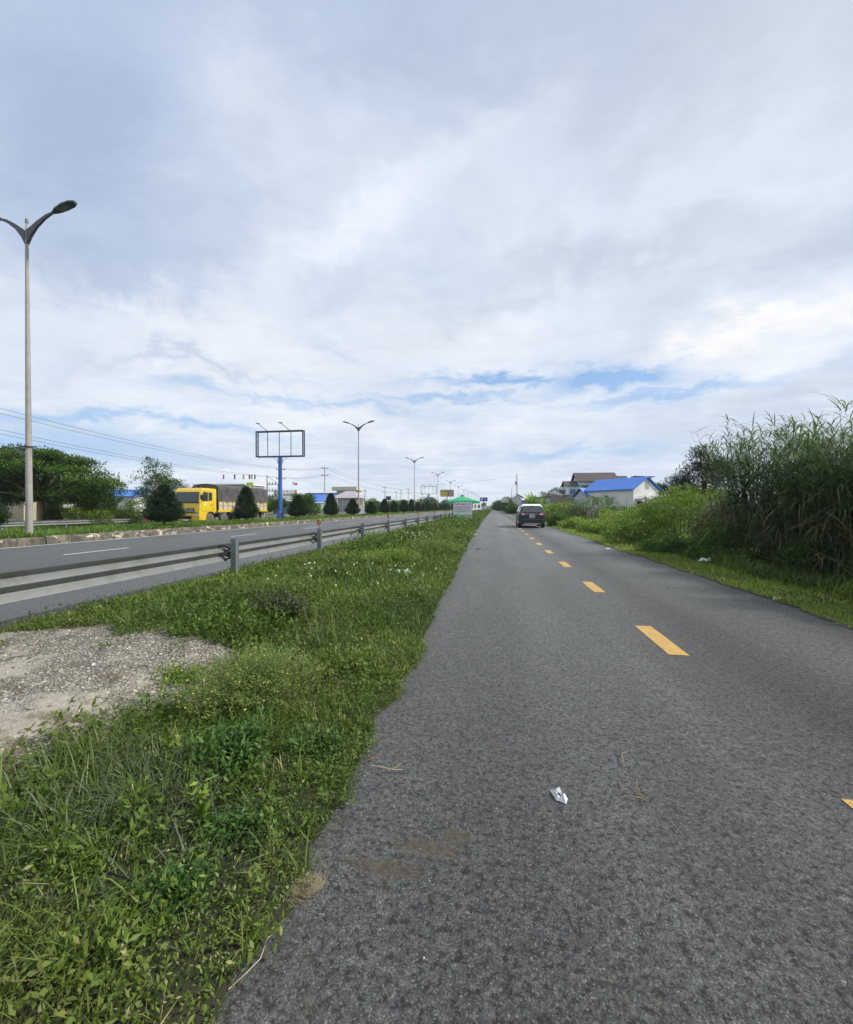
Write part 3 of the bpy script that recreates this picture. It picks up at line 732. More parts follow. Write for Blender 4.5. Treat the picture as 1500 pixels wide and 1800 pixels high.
for k, (px, py, h, r_, lab) in enumerate(((120, 1560, .11, .20, 'dark broad-leaved weed at the left photo edge, low in the frame'), (300, 1600, .09, .17, 'dark broad-leaved weed in the middle of the near grass'), (150, 1720, .10, .15, 'broad-leaved weed in the bottom left corner'),
        (420, 1480, .10, .18, 'dark broad-leaved weed right of the pale sprout'), (60, 1420, .12, .20, 'dark weed at the left edge below the slab'), (560, 1330, .10, .22, 'dark leafy weed between feathery bush and road edge'), (600, 1180, .13, .28, 'leafy weed near the road above the feathery bush'), (460, 1170, .14, .26, 'dark leafy weed right of the slab tip'))):
    X0_, Y0_ = at(px, 1050 / (py - 893)); weed('broad_leaf_weed', lab, 'weed', X0_, Y0_, .02, h, r_, 60, (.030 + .004 * (k > 5), .42, 20, .014), L_BUSHD if k % 2 else L_VERGE, 160 + k, group='broad-leaved weeds in the verge')
# a bent grass tussock with arching pale stalks by the dark weed
tu = Leaves(); N = 90
tu.blade(np.zeros((N, 3)) + rng.normal(0, .025, (N, 3)) * (1, 1, 0), rng.uniform(0, 6.283, N), rng.uniform(.2, .42, N), .008, rng.uniform(.2, .9, N), rng.uniform(.5, 1.6, N), rng.random(N), 5)
o = tag(tu.build('grass_tussock', L_BLADE), 'arching pale grass tussock between slab and dark weed clump', 'grass'); o.location = (-3.0, 4.55, .05)
# tiny flowers across the verge
n = 150; y = 4 + 26 * rng.random(n) ** 1.3; x = rng.uniform(-3.6, -.9, n); k = (fbm(x, y, .6, 71) > .5) & ~in_slab(x, y)
f = MB()
for a, b_ in zip(x[k], y[k]): f.ball((a, b_, float(zverge(a, b_) + heights(a, b_) + .03)), .009 + .0008 * b_, 5, 3)
tag(f.build('wild_flowers', FLOWERW), 'tiny cream wild flowers dotted over the verge', 'flowers', kind='stuff')

# ---- median grass
def region_blades(acc, x0, x1, y0, y1, dens, L, W, zf, tc=.5, p=1., lean=.6, hn=.5, edge=None):
    N = int((x1 - x0) * (y1 - y0) * dens); y = y0 + (y1 - y0) * rng.random(N) ** p; x = rng.uniform(x0, x1, N)
    if edge is not None: k = x > edge(y) + .12 * (fbm(x, y, 4, 77) - .4); x, y = x[k], y[k]; N = len(x)
    hs = .5 + hn * 2 * (fbm(x, y, .7, 81) - .2)
    acc.blade(np.stack([x, y, zf(x, y)], 1), rng.uniform(0, 6.283, N), L * rng.uniform(.5, 1.2, N) * hs, W * rng.uniform(.6, 1.3, N), rng.uniform(.05, lean, N), rng.uniform(.2, 1.5, N),
              np.clip(tc + .5 * (rng.random(N) - .5) + .8 * (fbm(x, y, .9, 83, 4) - .5), 0, 1), 3)
md = Leaves(); zm = lambda x, y: .28 + zroad(y) + 0 * x
region_blades(md, XM_L + .1, XH_L - .12, 4, 30, 330, .34, .03, zm, .5, lean=.9)
region_blades(md, XM_L + .1, XH_L - .12, 30, 75, 110, .36, .05, zm, .55, lean=.9)
region_blades(md, XM_L + .1, XH_L - .12, 75, 300, 14, .5, .16, zm, .6, lean=.9)
region_blades(md, XM_L + .1, XH_L - .12, -8, 4, 80, .34, .04, zm, .5)
tag(md.build('median_grass', L_MED), 'green grass filling the raised median behind the stone kerb', 'grass', kind='stuff')
# ---- right verge, yellow-green
rv = Leaves(); zr = lambda x, y: -.03 * (x - XE_R) + zroad(y) - .01
region_blades(rv, XE_R - .25, 6.6, 2.5, 7, 2600, .11, .007, zr, .5, lean=.9, edge=edge_r)
region_blades(rv, XE_R - .25, 6.6, 7, 16, 1100, .13, .012, zr, .5, lean=.9, edge=edge_r)
region_blades(rv, XE_R - .25, 6.6, 16, 45, 200, .2, .03, zr, .5, lean=.9, edge=edge_r)
region_blades(rv, XE_R - .25, 6.6, 45, 260, 18, .38, .10, zr, .55, lean=.9, edge=edge_r)
tag(rv.build('right_verge_grass', L_LIME), 'short yellow-green grass strip along the right road edge', 'grass', kind='stuff')
wd = Leaves()
region_blades(wd, 5.3, 7.4, 3, 14, 520, .42, .016, zr, .4, lean=1.0)
tag(wd.build('rank_grass', L_BLADE), 'long dark green grass lying over at the foot of the reeds', 'grass', kind='stuff')

# ---- shrub canopies as leaf clouds over lumpy volumes
def cloud(acc, lobes, n, L, wr, tc=(.2, .75), droop=.0, shell=.55, r=None, up=.5):
    "lobes: (x,y,z,rx,ry,rz); leaves gathered in twigs near the surface"
    r = r or rng; lobes = np.array(lobes, float)
    vol = (lobes[:, 3] * lobes[:, 4] * lobes[:, 5]) ** .67; pr = vol / vol.sum()
    nt = max(1, n // 9); li = r.choice(len(lobes), nt, p=pr); lb = lobes[li]
    d = rdir(nt, .15, r); rad = shell + (1 - shell) * r.random(nt) ** .6
    rad *= 1 + .28 * (fbm(d[:, 0] * 3 + li * 7, d[:, 1] * 3 + d[:, 2] * 2, 1.4, 91) - .5)
    c = lb[:, :3] + d * rad[:, None] * lb[:, 3:6]
    k = 9; P = np.repeat(c, k, 0) + r.normal(0, L * .9, (nt * k, 3)) * (1, 1, .6)
    dd = np.repeat(d, k, 0) * .5 + rdir(nt * k, up, r); dd[:, 2] -= droop
    nr = rdir(nt * k, 1.3, r); s = L * r.uniform(.6, 1.25, nt * k)
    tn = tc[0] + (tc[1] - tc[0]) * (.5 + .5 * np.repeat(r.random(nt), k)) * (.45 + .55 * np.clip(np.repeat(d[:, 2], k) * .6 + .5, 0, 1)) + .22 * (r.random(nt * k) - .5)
    acc.leaf(P, dd, nr, s, s * wr, np.clip(tn, 0, 1), .12)
def bush(name, label, cat, x, y, z, lobes, n, L, wr, LM, seed, group=None, trunk=None, tc=(.2, .8), droop=0., shell=.5, part='foliage', flowers=0):
    e = empty(name, (x, y, z), label, cat, group); r = np.random.default_rng(seed)
    a = Leaves(); cloud(a, lobes, n, L, wr, tc, droop, shell, r)
    if flowers:
        lb = np.array(lobes)[r.integers(0, len(lobes), flowers)]; d = rdir(flowers, .6, r); q = lb[:, :3] + d * lb[:, 3:6] * r.uniform(.85, 1.08, (flowers, 1))
        q = np.repeat(q, 2, 0); a.leaf(q, rdir(len(q), .6, r), rdir(len(q), 2., r), L * .45, L * .4, 1.0, .1)
    a.build(part, LM, e)
    mb = MB(); rr = random.Random(seed)
    if trunk:
        h, tr = trunk; top = Vector((rr.uniform(-.1, .1) * h, rr.uniform(-.1, .1) * h, h))
        mb.tube([(0, 0, -.3), (top.x * .3, top.y * .3, h * .5), top], [tr * 1.25, tr, tr * .8], 8)
        for lb in lobes:
            q = Vector(lb[:3]); s0 = top * rr.uniform(.75, 1)
            mb.tube([s0, s0.lerp(q, .5) + Vector((0, 0, .08 * h)), q, q + Vector((rr.uniform(-.4, .4) * lb[3], rr.uniform(-.4, .4) * lb[4], .6 * lb[5]))], [tr * .6, tr * .42, tr * .25, tr * .08], 6)
            for _ in range(4):
                t2 = q + Vector((rr.uniform(-.8, .8) * lb[3], rr.uniform(-.8, .8) * lb[4], rr.uniform(-.3, .8) * lb[5]))
                mb.tube([q, q.lerp(t2, .5) + Vector((0, 0, .05)), t2], [tr * .22, tr * .14, tr * .05], 4)
    else:
        for lb in lobes:
            for _ in range(5):
                q = Vector((lb[0] + rr.uniform(-.5, .5) * lb[3], lb[1] + rr.uniform(-.5, .5) * lb[4], lb[2] + .4 * lb[5]))
                b0 = Vector((q.x * .6, q.y * .6, -.1)); mb.tube([b0, b0.lerp(q, .5) + Vector((.03, .02, 0)), q], [.025, .016, .006], 4)
    mb.build('trunk' if trunk else 'stems', BARK, e)
    return e
def lobes_(seed, n, R_, H, lo=.35, size=.5):
    rr = random.Random(seed); out = []
    for i in range(n):
        a = rr.uniform(0, 6.283); q = R_ * math.sqrt(rr.random()) * .75; s = size * rr.uniform(.7, 1.2)
        out.append((math.cos(a) * q, math.sin(a) * q, lo * H + (H * (1 - lo) - s * R_ * .5) * rr.random() * (1 - .5 * (q / R_) ** 2), s * R_, s * R_, s * R_ * .75))
    return out
# ------------------------------------------------------------ guardrails
ORD = ['nearest', 'second', 'third', 'fourth', 'fifth', 'sixth', 'seventh', 'eighth', 'ninth', 'tenth', 'eleventh', 'twelfth', 'thirteenth', 'fourteenth',
       'fifteenth', 'sixteenth', 'seventeenth', 'eighteenth', 'nineteenth', 'twentieth', 'twenty-first', 'twenty-second', 'twenty-third', 'twenty-fourth', 'twenty-fifth', 'twenty-sixth']
WP = [(0, .34), (-.004, .332), (-.080, .280), (-.088, .268), (-.082, .252), (-.004, .192), (0, .182), (-.004, .170), (-.080, .108), (-.088, .096), (-.080, .08), (-.004, .008), (0, 0)]
def wbeam(L, th=.004):
    m = MB(); n = len(WP)
    for off in (0, -th):
        m.add([(x + off, y, z) for y in (0, L) for x, z in WP], [(i, i + 1, n + i + 1, n + i) for i in range(n - 1)])
    m.add([(x + o, y, z) for o in (0, -th) for y in (0,) for x, z in WP], [(i, i + 1, n + i + 1, n + i) for i in range(n - 1)])
    return m
def hpost(h):
    m = MB()
    m.box((0, -.048, h / 2 - .3), (.115, .009, h + .6)); m.box((0, .048, h / 2 - .3), (.115, .009, h + .6)); m.box((.048, 0, h / 2 - .3), (.009, .09, h + .6))
    return m
gr = empty('guardrail', (0, 0, 0), 'long galvanised W-beam guardrail on grey steel posts beside the highway', 'guardrail')
SP_ = 4.2; Y0 = 7.8 - 3 * SP_
beam0 = post0 = br0 = None; GX = -5.1
for i in range(46):
    y = Y0 + i * SP_; z = 0
    if beam0 is None:
        beam0 = wbeam(SP_ + .24).build('rail_beam', GALV, gr); post0 = hpost(.80).build('post', POSTM, gr)
        b_ = MB()      # curved bracket between post and beam
        for zz in (.60, .43):
            b_.prism([(GX * 0 - .20, zz - .045), (-.17, zz - .055), (-.06, zz - .03), (-.05, zz), (-.06, zz + .03), (-.17, zz + .055), (-.20, zz + .045), (-.16, zz + .02), (-.10, zz), (-.16, zz - .02)], -.05, .05, 'y')
        b_.box((-.10, 0, .515), (.10, .03, .05))
        br0 = b_.build('bracket', DARKST, gr)
        B, Pp, K = beam0, post0, br0
    else:
        B, Pp, K = beam0.copy(), post0.copy(), br0.copy()
        for o in (B, Pp, K): C.objects.link(o); o.parent = gr
    jz = random.uniform(-.012, .012)
    B.location = (GX - .19 + .004 * (i % 2), y - .12, .35 + jz); B.rotation_euler = (random.uniform(-.002, .002), 0, random.uniform(-.002, .002))
    Pp.location = (GX, y, jz); Pp.rotation_euler = (random.uniform(-.015, .015), random.uniform(-.01, .01), random.uniform(-.03, .03)); K.location = (GX, y, jz)
    if 2 <= i <= 8:
        for dy in (-.09, .09):
            for dz in (.155, .175 + .0):
                if dz > .16: continue
                if i == 2 and dy < 0: bt0 = MB().tube([(0, 0, 0), (.022, 0, 0)], .014, 6).build('bolt', DARKST, gr); bt = bt0
                else: bt = bt0.copy(); C.objects.link(bt); bt.parent = gr
                bt.location = (GX - .19, y + dy, .35 + .18 + jz)
    if i >= 4 and i % 2 == 0 and i < 30:
        if i == 4:
            m = MB(); m.tube([(0, 0, .78), (0, 0, .93)], .007, 6); r0 = m.build('reflector_stem', DARKST, gr)
            m = MB(); m.tube([(0, -.008, .985), (0, .008, .985)], .078, 20)
            r1 = m.build('reflector_disc', pmat('orange_reflector', (.40, .20, .05), .5, var=.2, vs=20), gr); rr0, rr1 = r0, r1
        else:
            rr0, rr1 = r0.copy(), r1.copy()
            for o in (rr0, rr1): C.objects.link(o); o.parent = gr
        for o in (rr0, rr1): o.location = (GX - .02, y, jz)
fr = empty('guardrail', (0, 0, 0), 'pale far guardrail beyond the carriageway behind the yellow truck', 'guardrail')
fb = fp = None
for i in range(26):
    y = 2 + i * 4.2
    if fb is None:
        fb = wbeam(4.22).build('rail_beam', GALV, fr); fp = hpost(.62).build('post', POSTM, fr); a_, c_ = fb, fp
    else:
        a_, c_ = fb.copy(), fp.copy()
        for o in (a_, c_): C.objects.link(o); o.parent = fr
    a_.location = (-31.3, y, .20); c_.location = (-31.45, y, -.1)

# ------------------------------------------------------------ street lamps
POLEM = pmat('lamp_pole_paint', (.31, .305, .29), .6, .1, var=.12, vs=1.2, dirt=(.22, .20, .17, .5))
HEADM = pmat('lamp_head_green', (.03, .06, .045), .4, .2)
ARMM = pmat('lamp_arm_steel', (.075, .08, .095), .5, .3)
def lamp(loc, label):
    e = empty('street_lamp', loc, label, 'street lamp', 'double-arm street lamps along the median')
    m = MB(); m.tube([(0, 0, -.4), (0, 0, .5), (0, 0, 6), (0, 0, 11.75), (0, 0, 12.6)], [.125, .12, .088, .056, .032], 10)
    m.box((0, 0, -.02), (.42, .42, .06)); m.build('pole', POLEM, e, smooth=True)
    m = MB(); m.tube([(0, 0, 12.5), (0, 0, 12.66)], [.055, .045], 8); m.build('finial', ARMM, e)
    m = MB(); m.box((0, 0, 3.55), (.30, .30, .03)); m.tube([(-.5, 0, 3.55), (.5, 0, 3.55)], .008, 4); m.build('cable_clamp', DARKST, e)
    for sx in (-1, 1):
        lo = [(.03, 11.62), (.22, 11.95), (.5, 12.28), (.9, 12.58), (1.36, 12.80)]
        hi = [(1.36, 12.86), (.9, 12.72), (.5, 12.50), (.22, 12.31), (.03, 12.20)]
        m = MB(); n = 5; vs = []
        for t_, k in ((-.06, 0), (.06, 0)):
            vs += [(sx * x, t_ * (1 - .5 * x / 1.36), z) for x, z in lo] + [(sx * x, t_ * (1 - .5 * x / 1.36), z) for x, z in hi[::-1]]
        fs = []
        for i in range(4):
            fs += [(i, i + 1, 5 + i + 1, 5 + i), (10 + i, 10 + 5 + i, 10 + 5 + i + 1, 10 + i + 1), (i, 10 + i, 10 + i + 1, i + 1), (5 + i, 5 + i + 1, 15 + i + 1, 15 + i)]
        fs += [(0, 5, 15, 10), (4, 14, 19, 9)]
        m.add(vs, fs); a = m.build('arm', ARMM, e, bevel=.01)
        h = MB(); th = R(14) * sx
        sec = [(1.25, .06, .05), (1.42, .13, .10), (1.75, .175, .13), (2.08, .165, .10), (2.26, .09, .05)]
        vs = []; fs = []
        for (x, w_, t_) in sec:
            zc_ = 12.83 + (x - 1.36) * .27
            for (yy, zz) in ((-w_, -.02), (-w_ * .9, t_ * .5), (-w_ * .45, t_), (w_ * .45, t_), (w_ * .9, t_ * .5), (w_, -.02), (w_ * .8, -.05), (-w_ * .8, -.05)): vs.append((sx * x, yy, zc_ + zz))
        for i in range(len(sec) - 1):
            for k in range(8): fs.append((i * 8 + k, i * 8 + (k + 1) % 8, i * 8 + 8 + (k + 1) % 8, i * 8 + 8 + k))
        fs += [tuple(range(8)), tuple(range((len(sec) - 1) * 8, len(sec) * 8))]
        h.add(vs, fs); ho = h.build('lamp_head', HEADM, e, smooth=True)
        l = MB(); l.box((sx * 1.76, 0, 12.83 + .40 * .27 - .056), (.46, .24, .015), ry=-math.atan(.27) * sx); l.build('lens', pmat('lamp_lens', (.10, .12, .11), .2, spec=.8), ho)
    return e
l0 = lamp((-18.5, 14.5, .32), 'tallest and nearest double-arm street lamp, at the left edge of the photo')
for k in range(1, 13):
    y = 14.5 + 42.4 * k
    copy_tree(l0, (-18.5 + random.uniform(-.05, .05), y, .32 + float(zroad(y)) * .9), random.uniform(-.03, .03), f'{ORD[k]} double-arm street lamp of the median row, counted from the nearest')

# ------------------------------------------------------------ billboards
BBST = pmat('billboard_steel', (.06, .065, .09), .55, .3); BLUEP = pmat('blue_pole_paint', (.035, .12, .42), .45, var=.15, dirt=(.05, .09, .22, .4))
def bb_pole(e, h, r, mat, base=True):
    m = MB(); m.tube([(0, 0, 0), (0, 0, h)], [r, r * .9], 16); m.tube([(0, 0, 0), (0, 0, .15), (0, 0, .75)], [r * 1.9, r * 1.8, r * 1.02], 16)
    m.build('pole', mat, e, smooth=True)
    if base: MB().box((0, 0, -.12), (1.3, 1.1, .36)).build('footing', CONC, e, bevel=.02)
def empty_frame(label, loc, W, z0, z1, diag=False, mat=BBST):
    e = empty('billboard', loc, label, 'billboard', 'billboards on single poles')
    bb_pole(e, z0, .2, BLUEP)
    m = MB(); D_ = .17
    for y in (-D_, D_):
        m.box((0, y, z0), (W + .09, .09, .11)); m.box((0, y, z1), (W + .09, .09, .11))
        for x in (-W / 2, W / 2): m.box((x, y, (z0 + z1) / 2), (.09, .09, z1 - z0 - .11))
    for z in (z0, z1):
        for x in (-W / 2, W / 2): m.box((x, 0, z), (.06, 2 * D_ - .11, .06))
    for k in range(4):
        for x in (-W / 2, W / 2): m.box((x, 0, z0 + (k + .5) * (z1 - z0) / 4), (.04, 2 * D_ - .11, .04))
    m.build('frame', mat, e)
    for k in (-1, 0, 1):
        u = MB()
        u.box((k * W / 4, -D_, (z0 + z1) / 2), (.05, .05, z1 - z0 - .15))
        u.build('upright', BBST, e)
    if diag:
        u = MB()
        for sx in (-1, 1): u.tube([(sx * W / 2 * .9, -D_, z0 + .1), (sx * W / 4 * 1.05, -D_, z1 - .1)], .03, 4)
        u.build('brace', BBST, e)
    for x in (-W * .26, W * .22):
        u = MB(); u.tube([(x, -D_, z1 + .05), (x - .55, -D_ - .65, z1 + .62)], .028, 6); u.box((x - .58, -D_ - .68, z1 + .66), (.34, .16, .07), ry=.15); u.build('floodlight_arm', BBST, e)
    for sx in (-1, 1):
        u = MB()
        for rr_, cx_, cz_ in ((.16, .42, -.18), (.11, .33, -.42), (.09, .66, -.12), (.07, .28, -.6)):
            u.tube([(sx * (cx_ + rr_ * math.cos(a)), 0, z0 + cz_ + rr_ * math.sin(a)) for a in np.linspace(0, 5.4, 12)], .018, 5)
        u.build('scroll_bracket', BLUEP, e)
    return e
X_, Y_ = atx(493, -20.6)
empty_frame('empty dark steel billboard frame on a blue pole behind the yellow truck', (X_, Y_, .38), 4.85, 6.05, 8.5)
X_, Y_ = atx(754, -20.6)
empty_frame('small distant empty white billboard frame with a braced back, on a slim blue pole', (X_, Y_, .35), 5.0, 5.6, 8.0, True)
def panel_board(label, loc, W, z0, z1, face, pm, faces):
    e = empty('billboard', loc, label, 'billboard', 'billboards on single poles'); bb_pole(e, z0, .22, pm, False)
    MB().box((0, 0, (z0 + z1) / 2), (W, .5, z1 - z0)).build('frame', BBST, e)
    f = MB().box((0, -.28, (z0 + z1) / 2), (W - .12, .05, z1 - z0 - .12)).build('face', face, e)
    for nm, fn, mt in faces:
        fn_mb = MB(); fn(fn_mb); fn_mb.build(nm, mt, f)
    return e
YB = pmat('yellow_board', (.52, .44, .07), .6, var=.2, vs=1.5); PUR = pmat('mauve_print', (.28, .18, .20), .6, var=.6, vs=1.2, dirt=(.45, .38, .12, .8))
X_, Y_ = atx(786, -20.6)
panel_board('yellow advertising billboard with a mauve picture on its right half', (X_, Y_, .3), 6.1, 6.2, 9.3, YB, pmat('rusty_pole', (.16, .10, .07), .8), [
    ('picture', lambda m: m.box((1.5, -.315, 7.75), (2.8, .02, 2.8)), PUR),
    ('lettering', lambda m: [m.box((-2.5 + .28 * k, -.315, 8.45), (.2, .02, .42 + .1 * (k % 3 == 1))) for k in range(9)] + [m.box((-1.9 + .3 * k, -.315, 7.1), (.2, .02, .28)) for k in range(3)], pmat('brown_ink', (.12, .08, .04), .6))])
X_, Y_ = atx(820, -16.6)
panel_board('dark grey billboard half hidden behind the green parasol', (X_, Y_, .3), 3.6, 5.6, 7.4, pmat('dark_board', (.09, .10, .12), .6), BBST, [
    ('picture', lambda m: m.box((-.3, -.315, 6.5), (2.6, .02, 1.3)), pmat('grey_print', (.30, .33, .33), .6, var=.5, vs=1.5))])
X_, Y_ = atx(850.5, -5.3)
def ring(m, cx, cz, r): m.tube([(cx, -.33, cz), (cx, -.31, cz)], r, 20)
panel_board('deep blue billboard with a pale round emblem far along the verge', (X_, Y_, .0), 4.15, 5.0, 7.1, pmat('blue_board', (.05, .07, .26), .5), BBST, [
    ('emblem', lambda m: ring(m, -1.05, 6.1, .62), pmat('pale_blue_print', (.50, .56, .80), .5)),
    ('emblem_centre', lambda m: m.box((-1.05, -.345, 6.1), (.42, .02, .34)), pmat('blue_print', (.16, .2, .5), .5)),
    ('lettering', lambda m: [m.box((.75, -.32, 6.45 - .34 * k), (1.3 - .3 * (k == 2), .02, .16)) for k in range(3)], pmat('soft_blue_print', (.25, .28, .55), .5))])

# ------------------------------------------------------------ conical shrubs in the median
def conifer(seed, H=2.65, Rm=1.05, n=15000, L=.105, W=.022):
    r = np.random.default_rng(seed); a = Leaves()
    nb = 420; ub = r.random(nb) ** 1.25; az = r.uniform(0, 6.283, nb)
    prof = Rm * np.minimum((1 - ub) ** .72 + .03, .72 + ub * 1.7) * r.uniform(.80, 1.13, nb)
    k = n // nb
    t_ = r.random((nb, k)) ** .42
    zc_ = (.12 + .9 * ub)[:, None] * H * .97 + t_ * prof[:, None] * .28 - .04 * H
    q = t_ * prof[:, None]
    P = np.stack([np.cos(az)[:, None] * q, np.sin(az)[:, None] * q, zc_], -1) + r.normal(0, .055, (nb, k, 3)) * (1, 1, 1)
    P = P.reshape(-1, 3); P[:, 2] = np.clip(P[:, 2], .05, H)
    o = np.repeat(np.stack([np.cos(az), np.sin(az), np.full(nb, .75)], 1), k, 0)
    d = o * .8 + rdir(len(P), .2, r) * .8
    a.leaf(P, d, rdir(len(P), 0, r), L * r.uniform(.7, 1.3, len(P)), W * r.uniform(.8, 1.6, len(P)), np.clip(.08 + .62 * t_.ravel() * np.repeat(r.uniform(.4, 1, nb), k) + .3 * (r.random(len(P)) - .4), 0, 1), .1)
    # plumes at the top
    return a
shr = []
def conif(seed, loc, label, **kw):
    e = empty('conical_shrub', loc, label, 'shrub', 'conical evergreen shrubs in the median')
    conifer(seed, **kw).build('foliage', L_CONIF, e)
    MB().tube([(0, 0, -.3), (0, 0, 1.0), (0, 0, 2.2)], [.06, .045, .01], 6).build('trunk', BARK, e); return e
shr.append(conif(1, (-18.9, 22.1, .36), 'broad conical evergreen shrub in front of the yellow truck cab', Rm=1.16, H=2.4, n=34000))
shr.append(conif(2, (-18.9, 30.4, .34), 'pointed conical evergreen shrub in front of the cargo tarpaulin', Rm=1.0, H=2.75, n=26000))
shr.append(conif(3, (-18.9, 39.3, .34), 'broad evergreen shrub just right of the blue billboard pole', Rm=1.12, H=2.35, n=26000))
copy_tree(shr[0], (-19.75, 13.4, .34), 2., 'dark evergreen shrub cut by the left photo edge beside the nearest lamp', .98)
side = {4: 'evergreen shrub in front of the grey stone house', 5: 'evergreen shrub left of the second street lamp pole', 6: 'evergreen shrub first right of the second street lamp pole'}
for k in range(4, 32):
    y = 39.3 + (k - 3) * 8.25; s_ = random.uniform(.90, 1.04) * (1.14 if k > 6 else 1)
    copy_tree(shr[k % 3], (-18.9 + random.uniform(-.15, .15), y, .32 + float(zroad(y))), random.uniform(0, 6.28), side.get(k, f'dark conical evergreen shrub, the {ORD[k - 6] if k > 6 and k-6 < 26 else "last"} one beyond the first past the second lamp'), s_, s_ * random.uniform(.93, 1.08))

# ------------------------------------------------------------ trees and bushes on the left
X_, Y_ = at(75, 36)
def pxl(px, z, s, c=(75, 36)): pass
rt = random.Random(9); xl = []
for _ in range(34): a_ = rt.uniform(0, 6.283); q_ = math.sqrt(rt.random()); xl.append((7.0 * q_ * math.cos(a_), 3.6 * q_ * math.sin(a_), 6.3 - 2.9 * q_ ** 2 + rt.uniform(-.9, .4), rt.uniform(.7, 1.5), rt.uniform(.7, 1.4), rt.uniform(.25, .42)))
for _ in range(26): a_ = rt.uniform(0, 6.283); q_ = .25 + .75 * math.sqrt(rt.random()); xl.append((6.6 * q_ * math.cos(a_), 3.2 * q_ * math.sin(a_), rt.uniform(2.2, 3.9), rt.uniform(.8, 1.5), rt.uniform(.8, 1.4), rt.uniform(.35, .6)))
bush('spreading_tree', 'large spreading layered green tree behind the nearest lamp pole', 'tree', X_, Y_, -.2, [
    (0, 0, 5.3, 3.4, 3.2, 1.0), (-3.6, .3, 5.0, 2.6, 2.6, .95), (3.0, 0, 4.9, 2.6, 2.6, .9), (5.2, .5, 4.6, 1.9, 1.9, .75), (6.1, -.3, 4.2, 1.3, 1.5, .45), (5.6, -.5, 3.5, 1.5, 1.6, .5), (4.2, -.4, 2.9, 1.6, 1.6, .45), (-1.2, -1.2, 4.3, 3.6, 2.4, .7), (2.4, -.6, 3.9, 2.8, 2.4, .7), (-5.4, 0, 4.1, 2., 2., .8), (1.0, .8, 6.0, 2.2, 2., .7), (-2.5, .2, 3.3, 2.6, 2.2, .6), (3.0, .6, 3.0, 2.0, 1.6, .5)][5::2] + [(0, 0, 5.0, 3.4, 3.0, .6), (-3.6, 0, 4.6, 2.6, 2.6, .6), (3.4, 0, 4.4, 2.6, 2.4, .55), (-1, 1.2, 3.4, 4.5, 2.4, .9), (2.5, 1.2, 2.9, 2.8, 2, .7), (-4.5, .5, 3.2, 2.6, 2.2, .9)] + xl,
    62000, .21, .42, L_TREE, 21, 'trees behind the far guardrail', (2.9, .2), (.05, .9), shell=.3)
X_, Y_ = at(45, 52)
bush('dark_tree', 'dark brownish tree crown rising behind the large spreading tree', 'tree', X_, Y_, -.3, [
    (0, 0, 7.9, 3.0, 3, 1.4), (-3.4, 0, 7.6, 2.6, 2.6, 1.3), (3.4, 0, 7.4, 2.4, 2.4, 1.1), (.5, 0, 6.4, 4.5, 3.4, 1.4), (5.2, 0, 6.5, 1.5, 1.5, .8)], 14000, .26, .4, L_DTREE, 22, 'trees behind the far guardrail', (6, .24))
X_, Y_ = at(160, 35)
bush('croton_bush', 'yellow-green croton bush with red leaf tips under the spreading tree', 'bush', X_, Y_, -.2, lobes_(5, 9, 1.9, 2.55, .2), 11000, .15, .40, L_CROT, 23, 'bushes behind the far guardrail', tc=(.0, .72))
X_, Y_ = at(104, 37)
bush('hedge_bush', 'dark green bush in shade under the spreading tree, left of the croton', 'bush', X_, Y_, -.2, lobes_(6, 6, 1.2, 1.9, .2), 5000, .15, .4, L_TREE, 24, 'bushes behind the far guardrail')
X_, Y_ = at(222, 37.5)
bush('olive_bush', 'olive-brown bush beside the red motorbike', 'bush', X_, Y_, -.2, lobes_(7, 9, 1.6, 2.35, .25), 8000, .15, .34, L_CROT, 25, 'bushes behind the far guardrail', tc=(.0, .62))
X_, Y_ = at(283, 52)
bush('round_tree', 'dense round dark green tree behind the yellow cab', 'tree', X_, Y_, -.3, [
    (0, 0, 3.9, 2.4, 2.4, 1.7), (1.7, 0, 4.1, 1.6, 1.6, 1.2), (-1.9, 0, 3.2, 1.6, 1.6, 1.1), (-.3, 0, 4.9, 1.5, 1.5, .8), (0, 0, 2.4, 2.6, 2.2, 1.0)], 15000, .17, .42, L_TREE, 26, 'trees behind the far guardrail', (2.6, .16), (.05, .7))
X_, Y_ = at(271, 47)
bush('slender_tree', 'slender pale-trunked tree with sparse grey-green leaves above the round tree', 'tree', X_, Y_, -.3, [
    (0, 0, 6.3, 1.1, 1.1, .6), (1.3, 0, 6.0, .8, .8, .45), (-1.3, .2, 5.6, .8, .8, .4), (.5, 0, 5.3, .9, .9, .4), (2.0, 0, 5.3, .6, .6, .35), (-2.2, 0, 4.9, .5, .5, .3), (-.6, 0, 7.0, .6, .6, .25)], 1100, .22, .45, L_BUSHD, 27, 'trees behind the far guardrail', (5.0, .07), (.3, .9), shell=.1)
for k, (px, s, R_, H, lm) in enumerate([(488, 70, 1.6, 3.2, L_TREE), (535, 60, 2.0, 3.7, L_TREE), (612, 120, 2.2, 5, L_TREE), (668, 130, 4.0, 4.6, L_BUSHD), (700, 150, 4., 4.6, L_TREE), (640, 116, 2.2, 4.4, L_BUSHD)]):
    X_, Y_ = at(px, s)
    bush('roadside_tree', ['small tree behind the blue billboard pole and truck tail', 'light green tree behind the shrub right of the billboard pole', 'tree beside the far grey stone house', 'broad dark tree right of the second lamp pole', 'low tree by the purple sign far left', 'dark tree at the foot of the second lamp pole'][k], 'tree', X_, Y_, -.3, lobes_(30 + k, 8, R_, H, .3), 4500, .2 + s * .0012, .45, lm, 40 + k, 'trees behind the far guardrail', (H * .5, .1))
